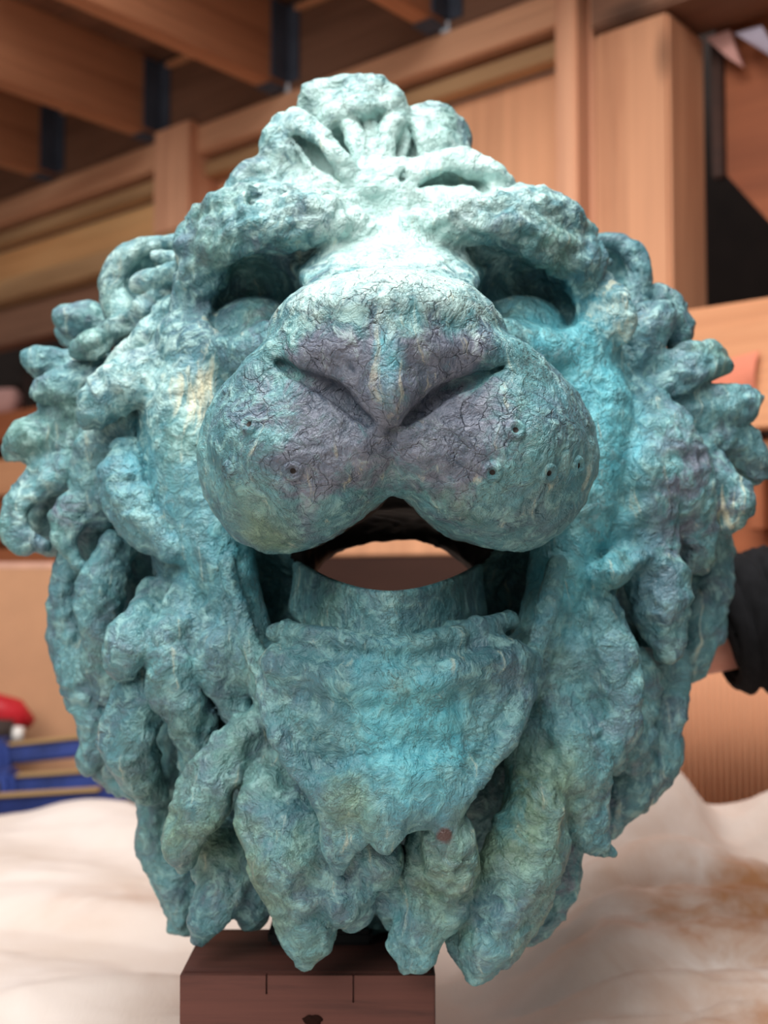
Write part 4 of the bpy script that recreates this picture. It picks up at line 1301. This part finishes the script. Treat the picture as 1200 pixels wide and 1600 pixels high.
# paper and card pinned at the right
M_PAPER = plain('pink_card', (218, 130, 104), 0.7, 0.05)
M_SCRAP = plain('blue_white_paper', (170, 160, 176), 0.7, 0.05)
def wall_sheet(name, corners, n, mat, label, cat, th=.002, bend=.01):
    uv = [W(a, b, n) for a, b in corners]
    cu, cz_ = np.mean([q[0] for q in uv]), np.mean([q[1] for q in uv])
    g = 6
    V, F = [], []
    for side in (0, 1):
        for i in range(g + 1):
            for j in range(g + 1):
                s_, t_ = i / g, j / g
                u_ = (uv[0][0] * (1 - s_) + uv[1][0] * s_) * (1 - t_) + (uv[3][0] * (1 - s_) + uv[2][0] * s_) * t_
                z_ = (uv[0][1] * (1 - s_) + uv[1][1] * s_) * (1 - t_) + (uv[3][1] * (1 - s_) + uv[2][1] * s_) * t_
                V.append((u_ - cu, side * th - bend * math.sin(math.pi * t_) * s_, z_ - cz_))
    q = (g + 1) ** 2
    for i in range(g):
        for j in range(g):
            a = i * (g + 1) + j
            F.append((a, a + g + 1, a + g + 2, a + 1))
            F.append((q + a, q + a + 1, q + a + g + 2, q + a + g + 1))
    rim_ = [i * (g + 1) for i in range(g + 1)] + [g * (g + 1) + j for j in range(1, g + 1)] + [i * (g + 1) + g for i in range(g - 1, -1, -1)] + [j for j in range(g - 1, 0, -1)]
    for a, b in zip(rim_, rim_[1:] + rim_[:1]):
        F.append((a, b, q + b, q + a))
    w_ = W0 + WU * cu + WN * n
    o = mesh_obj(name, V, F, mat, smooth=False, loc=(w_[0], w_[1], cz_))
    o.rotation_euler[2] = WRZ
    return tag(o, label, cat)
wall_sheet('card_sheet', [(1100, 572), (1186, 548), (1180, 612), (1096, 640)], -.06, M_PAPER, 'salmon pink card sheet fixed to the pale board', 'card')
wall_sheet('paper_scrap', [(1148, 52), (1190, 40), (1240, 120), (1215, 95)], .10, M_SCRAP, 'bluish white paper scrap hanging under the dark beam', 'paper')
wall_sheet('wood_splinter', [(1102, 60), (1140, 46), (1160, 104), (1140, 92)], .12, M_PINK, 'pale pointed wood offcut hanging beside the post', 'offcut', .012, .004)
# cupboard below the pale board
cab = empty('cupboard', (W0[0], W0[1], 0), WRZ)
tag(cab, 'dark brown open cupboard below the pale board', 'cupboard')
ua = uE1 + .11
zc1 = zr1 - .205
span('carcass', (ua, .10, .0), (ua + 1.1, .40, zc1), M_VOID, cab)
span('side_panel', (ua + .0, -.005, .0), (ua + .05, .10, zc1), M_SHELF, cab)
span('door', (ua + .06, .06, .1), (ua + .30, .095, zc1 - .02), M_RED, cab)
span('rail', (ua + .05, .02, zc1 - .05), (ua + 1.1, .06, zc1), M_PLY, cab)
span('ledge', (ua + .05, -.01, W(1180, 690, 0)[1] - .03), (ua + 1.1, .06, W(1180, 690, 0)[1]), M_RAIL, cab)
span('upright', (W(1178, 640, 0)[0] - .012, .0, zc1 - .15), (W(1178, 640, 0)[0] + .012, .05, zc1), M_RED, cab)

# ------------------------------------------------------------------ person steadying the head from behind
def skin_material():
    t = NT('skin')
    n = t.noise(60, 3)
    t.b.inputs['Subsurface Weight'].default_value = 0.15
    t.b.inputs['Subsurface Radius'].default_value = (0.01, 0.004, 0.002)
    return t.done(t.mix(n, s2l((206, 140, 124)), s2l((222, 164, 146))), 0.5, t.bump(n, 0.0005, .3))
M_SKIN = skin_material()
M_SLEEVE = plain('black_fleece', (30, 30, 32), 0.95, 0.2, 60, spec=0.1)

def skinned(name, nodes, edges, mat, parent, sub=2, root=0):
    """body grown over a jointed skeleton"""
    me = bpy.data.meshes.new(name)
    me.from_pydata([tuple(n_[:3]) for n_ in nodes], edges, [])
    me.materials.append(mat)
    o = link(bpy.data.objects.new(name, me), parent)
    o.modifiers.new('skin', 'SKIN')
    m = o.modifiers.new('sub', 'SUBSURF')
    m.levels = m.render_levels = sub
    sv = me.skin_vertices[0].data
    for i, n_ in enumerate(nodes):
        rr = n_[3]
        sv[i].radius = rr if isinstance(rr, tuple) else (rr, rr)
        sv[i].use_root = (i == root)
    for p_ in me.polygons:
        p_.use_smooth = True
    o.modifiers['skin'].use_smooth_shade = True
    return o

person = empty('person', (.80, .55, 0))
tag(person, 'person in a black fleece sleeve reaching in to hold the lion from behind', 'person')
base = np.array([.80, .55, 0])
def rel(p):
    return np.asarray(p, float) - base
hand_nodes, hand_edges = [], []
def hn(p, r):
    hand_nodes.append((*rel(p), r))
    return len(hand_nodes) - 1
w0_ = hn(P(1190, 985, .275), .034)
w1_ = hn(P(1125, 1000, .272), (.028, .036))
p1_ = hn(P(1085, 1004, .272), (.022, .044))
p2_ = hn(P(1040, 998, .276), (.017, .042))
hand_edges += [(w0_, w1_), (w1_, p1_), (p1_, p2_)]
for k, (dz, l1, l2, r_) in enumerate(((.032, .040, .030, .0095), (.011, .044, .033, .0098), (-.011, .041, .030, .0094), (-.031, .033, .023, .0085))):
    b0 = P(1035, 985, .278) + np.array([0, 0, dz])
    b1 = b0 + np.array([-l1 * .95, -.012, dz * .2])
    b2 = b1 + np.array([-l2 * .9, -.014, dz * .1])
    b3 = b2 + np.array([-.018, -.012, 0])
    i0, i1, i2, i3 = hn(b0, r_ * 1.05), hn(b1, r_), hn(b2, r_ * .92), hn(b3, r_ * .75)
    hand_edges += [(p2_, i0), (i0, i1), (i1, i2), (i2, i3)]
t0 = P(1080, 960, .268) + np.array([0, -.004, .03])
ta, tb = hn(t0, .012), hn(t0 + np.array([-.03, -.012, .022]), .011)
tc = hn(t0 + np.array([-.055, -.016, .034]), .0085)
hand_edges += [(p1_, ta), (ta, tb), (tb, tc)]
skinned('hand', hand_nodes, hand_edges, M_SKIN, person, 2, 1)

def sleeve():
    # loose sleeve with gathered folds, elbow and shoulder beyond the frame; then the jacket body
    path = [P(1113, 982, .262), P(1128, 976, .262), P(1180, 968, .262), P(1240, 966, .258), P(1330, 968, .252), (.56, .235, 1.225), (.645, .215, 1.215), (.70, .20, 1.24), (.77, .175, 1.31), (.86, .15, 1.40), (.93, .13, 1.45)]
    rad = [.056, .063, .066, .067, .069, .071, .074, .076, .078, .080, .07]
    w = catmull(np.array([np.append(p, r) for p, r in zip(path, rad)]), 8)
    V, F = [], []
    seg = 36
    n_ = len(w)
    up = np.array([0, 0, 1.0])
    for i in range(n_):
        t_ = w[min(i + 1, n_ - 1), :3] - w[max(i - 1, 0), :3]
        t_ /= np.linalg.norm(t_)
        if abs(t_[2]) > .9:
            up = np.array([0, -1.0, 0.3])
        a_ = np.cross(t_, up)
        a_ /= np.linalg.norm(a_)
        b_ = np.cross(a_, t_)
        for k in range(seg):
            th = 2 * math.pi * k / seg
            r_ = w[i, 3] * (1 + .055 * math.sin(i * .95 + 1.5 * math.sin(th) + th) + .035 * math.sin(i * 2.1 + 3 * th))
            V.append(rel(w[i, :3] + (a_ * math.cos(th) + b_ * math.sin(th)) * r_))
    for i in range(n_ - 1):
        for k in range(seg):
            F.append((i * seg + k, i * seg + (k + 1) % seg, (i + 1) * seg + (k + 1) % seg, (i + 1) * seg + k))
    o = mesh_obj('sleeve', V, F, M_SLEEVE, person, smooth=True)
    m = o.modifiers.new('cloth', 'SOLIDIFY')
    m.thickness = .004
    m.offset = -1
    return o
sleeve()
base_n = lambda p, r: (*rel(p), r)
# the rest of the figure stands at the bench end, facing the lion
M_TROUSER = plain('grey_trousers', (58, 60, 66), 0.9, 0.15, 40, spec=0.1)
M_HAIR = plain('brown_hair', (60, 44, 36), 0.8, 0.2, 60)
M_SHOE = plain('dark_shoes', (38, 34, 32), 0.6)
skinned('jacket', [base_n((.99, -.06, .92), (.125, .17)), base_n((.985, -.06, 1.10), (.12, .165)), base_n((.975, -.06, 1.30), (.125, .185)), base_n((.97, -.06, 1.44), (.085, .13)), base_n((.965, -.06, 1.50), .062),
                   base_n((.965, .10, 1.44), .082), base_n((.965, -.22, 1.44), .080), base_n((.985, -.28, 1.28), .066), base_n((.96, -.30, 1.12), .056), base_n((.90, -.29, .95), .048), base_n((.885, -.285, .90), .047)],
        [(0, 1), (1, 2), (2, 3), (3, 4), (3, 5), (3, 6), (6, 7), (7, 8), (8, 9), (9, 10)], M_SLEEVE, person)
skinned('trousers', [base_n((.99, -.06, .94), (.12, .155)), base_n((.99, .04, .84), .092), base_n((.985, .05, .48), .068), base_n((1.0, .05, .09), .060), base_n((.99, -.16, .84), .092), base_n((.985, -.17, .48), .068), base_n((1.0, -.17, .09), .060)],
        [(0, 1), (1, 2), (2, 3), (0, 4), (4, 5), (5, 6)], M_TROUSER, person)
for sy in (.05, -.17):
    skinned('shoe', [base_n((1.04, sy, .050), (.040, .040)), base_n((.97, sy, .050), (.042, .042)), base_n((.86, sy, .036), (.030, .040)), base_n((.80, sy, .030), (.022, .034))], [(0, 1), (1, 2), (2, 3)], M_SHOE, person)
hb = (.88, -.285, .84)
fn_, fe_ = [base_n((.885, -.285, .90), .030), base_n((.88, -.285, .86), (.016, .040)), base_n((.875, -.285, .815), (.014, .040))], [(0, 1), (1, 2)]
for k, (dx, ln) in enumerate(((-.030, .062), (-.010, .072), (.011, .068), (.031, .052))):
    i0 = len(fn_)
    fn_ += [base_n((.875 + dx, -.285, .805), .0095), base_n((.868 + dx, -.282, .805 - ln * .55), .009), base_n((.856 + dx, -.276, .805 - ln), .0075)]
    fe_ += [(2, i0), (i0, i0 + 1), (i0 + 1, i0 + 2)]
i0 = len(fn_)
fn_ += [base_n((.845, -.275, .845), .011), base_n((.825, -.268, .815), .010), base_n((.815, -.262, .79), .0085)]
fe_ += [(1, i0), (i0, i0 + 1), (i0 + 1, i0 + 2)]
skinned('hand', fn_, fe_, M_SKIN, person, 2, 0)
def head_mesh():
    bm = bmesh.new()
    bmesh.ops.create_uvsphere(bm, u_segments=48, v_segments=36, radius=1)
    for v in bm.verts:                                   # the face looks along -X
        x, y, z = v.co
        f = max(0, -x)
        jaw = max(0, -z)
        x2 = x * .098 * (1 - .10 * jaw) - .012 * f * jaw
        y2 = y * .076 * (1 - .30 * jaw * jaw)
        z2 = z * .118
        g = lambda cy, cz, sy_, sz_: math.exp(-((y2 - cy) / sy_) ** 2 - ((z2 - cz) / sz_) ** 2) * (f > .3)
        x2 -= .022 * g(0, -.022, .012, .014) + .010 * g(0, .005, .009, .025)
        x2 += .008 * (g(.032, .008, .016, .010) + g(-.032, .008, .016, .010))
        x2 -= .006 * (g(0, -.055, .024, .006) + g(0, -.066, .020, .006)) - .004 * g(0, -.060, .022, .003)
        x2 -= .006 * g(0, -.092, .02, .014)
        v.co = (x2, y2, z2)
    return bm
hc = rel((.945, -.06, 1.665))
hd = bm_obj('head', head_mesh(), M_SKIN, person, smooth=True, loc=tuple(hc))
tube('neck', [tuple(rel((.965, -.06, 1.48))), tuple(rel((.955, -.06, 1.60)))], [.058, .054], M_SKIN, person, 24)
M_EYE = plain('eye_white', (226, 222, 216), .3, .02)
for sy in (-1, 1):
    bm = bmesh.new()
    bmesh.ops.create_uvsphere(bm, u_segments=16, v_segments=10, radius=.0115)
    bm_obj('eye', bm, M_EYE, hd, smooth=True, loc=(-.077, sy * .031, .008))
    bm = bmesh.new()
    bmesh.ops.create_uvsphere(bm, u_segments=16, v_segments=10, radius=1)
    for v in bm.verts:
        v.co = Vector((v.co.x * .016, v.co.y * .008, v.co.z * .030))
    bm_obj('ear', bm, M_SKIN, hd, smooth=True, loc=(.008, sy * .076, -.004))
bm = bmesh.new()
bmesh.ops.create_uvsphere(bm, u_segments=40, v_segments=28, radius=1)
bmesh.ops.delete(bm, geom=[v for v in bm.verts if v.co.z < .25 and v.co.x < -.15 or v.co.z < -.45 or v.co.z < .05 and v.co.x < .05], context='VERTS')
for v in bm.verts:
    w_ = 1 + .02 * math.sin(v.co.y * 21 + v.co.x * 9)
    v.co = Vector((v.co.x * .106 * w_, v.co.y * .084 * w_, v.co.z * .126 * w_))
hair = bm_obj('hair', bm, M_HAIR, hd, smooth=True)
hair.modifiers.new('thick', 'SOLIDIFY').thickness = .006
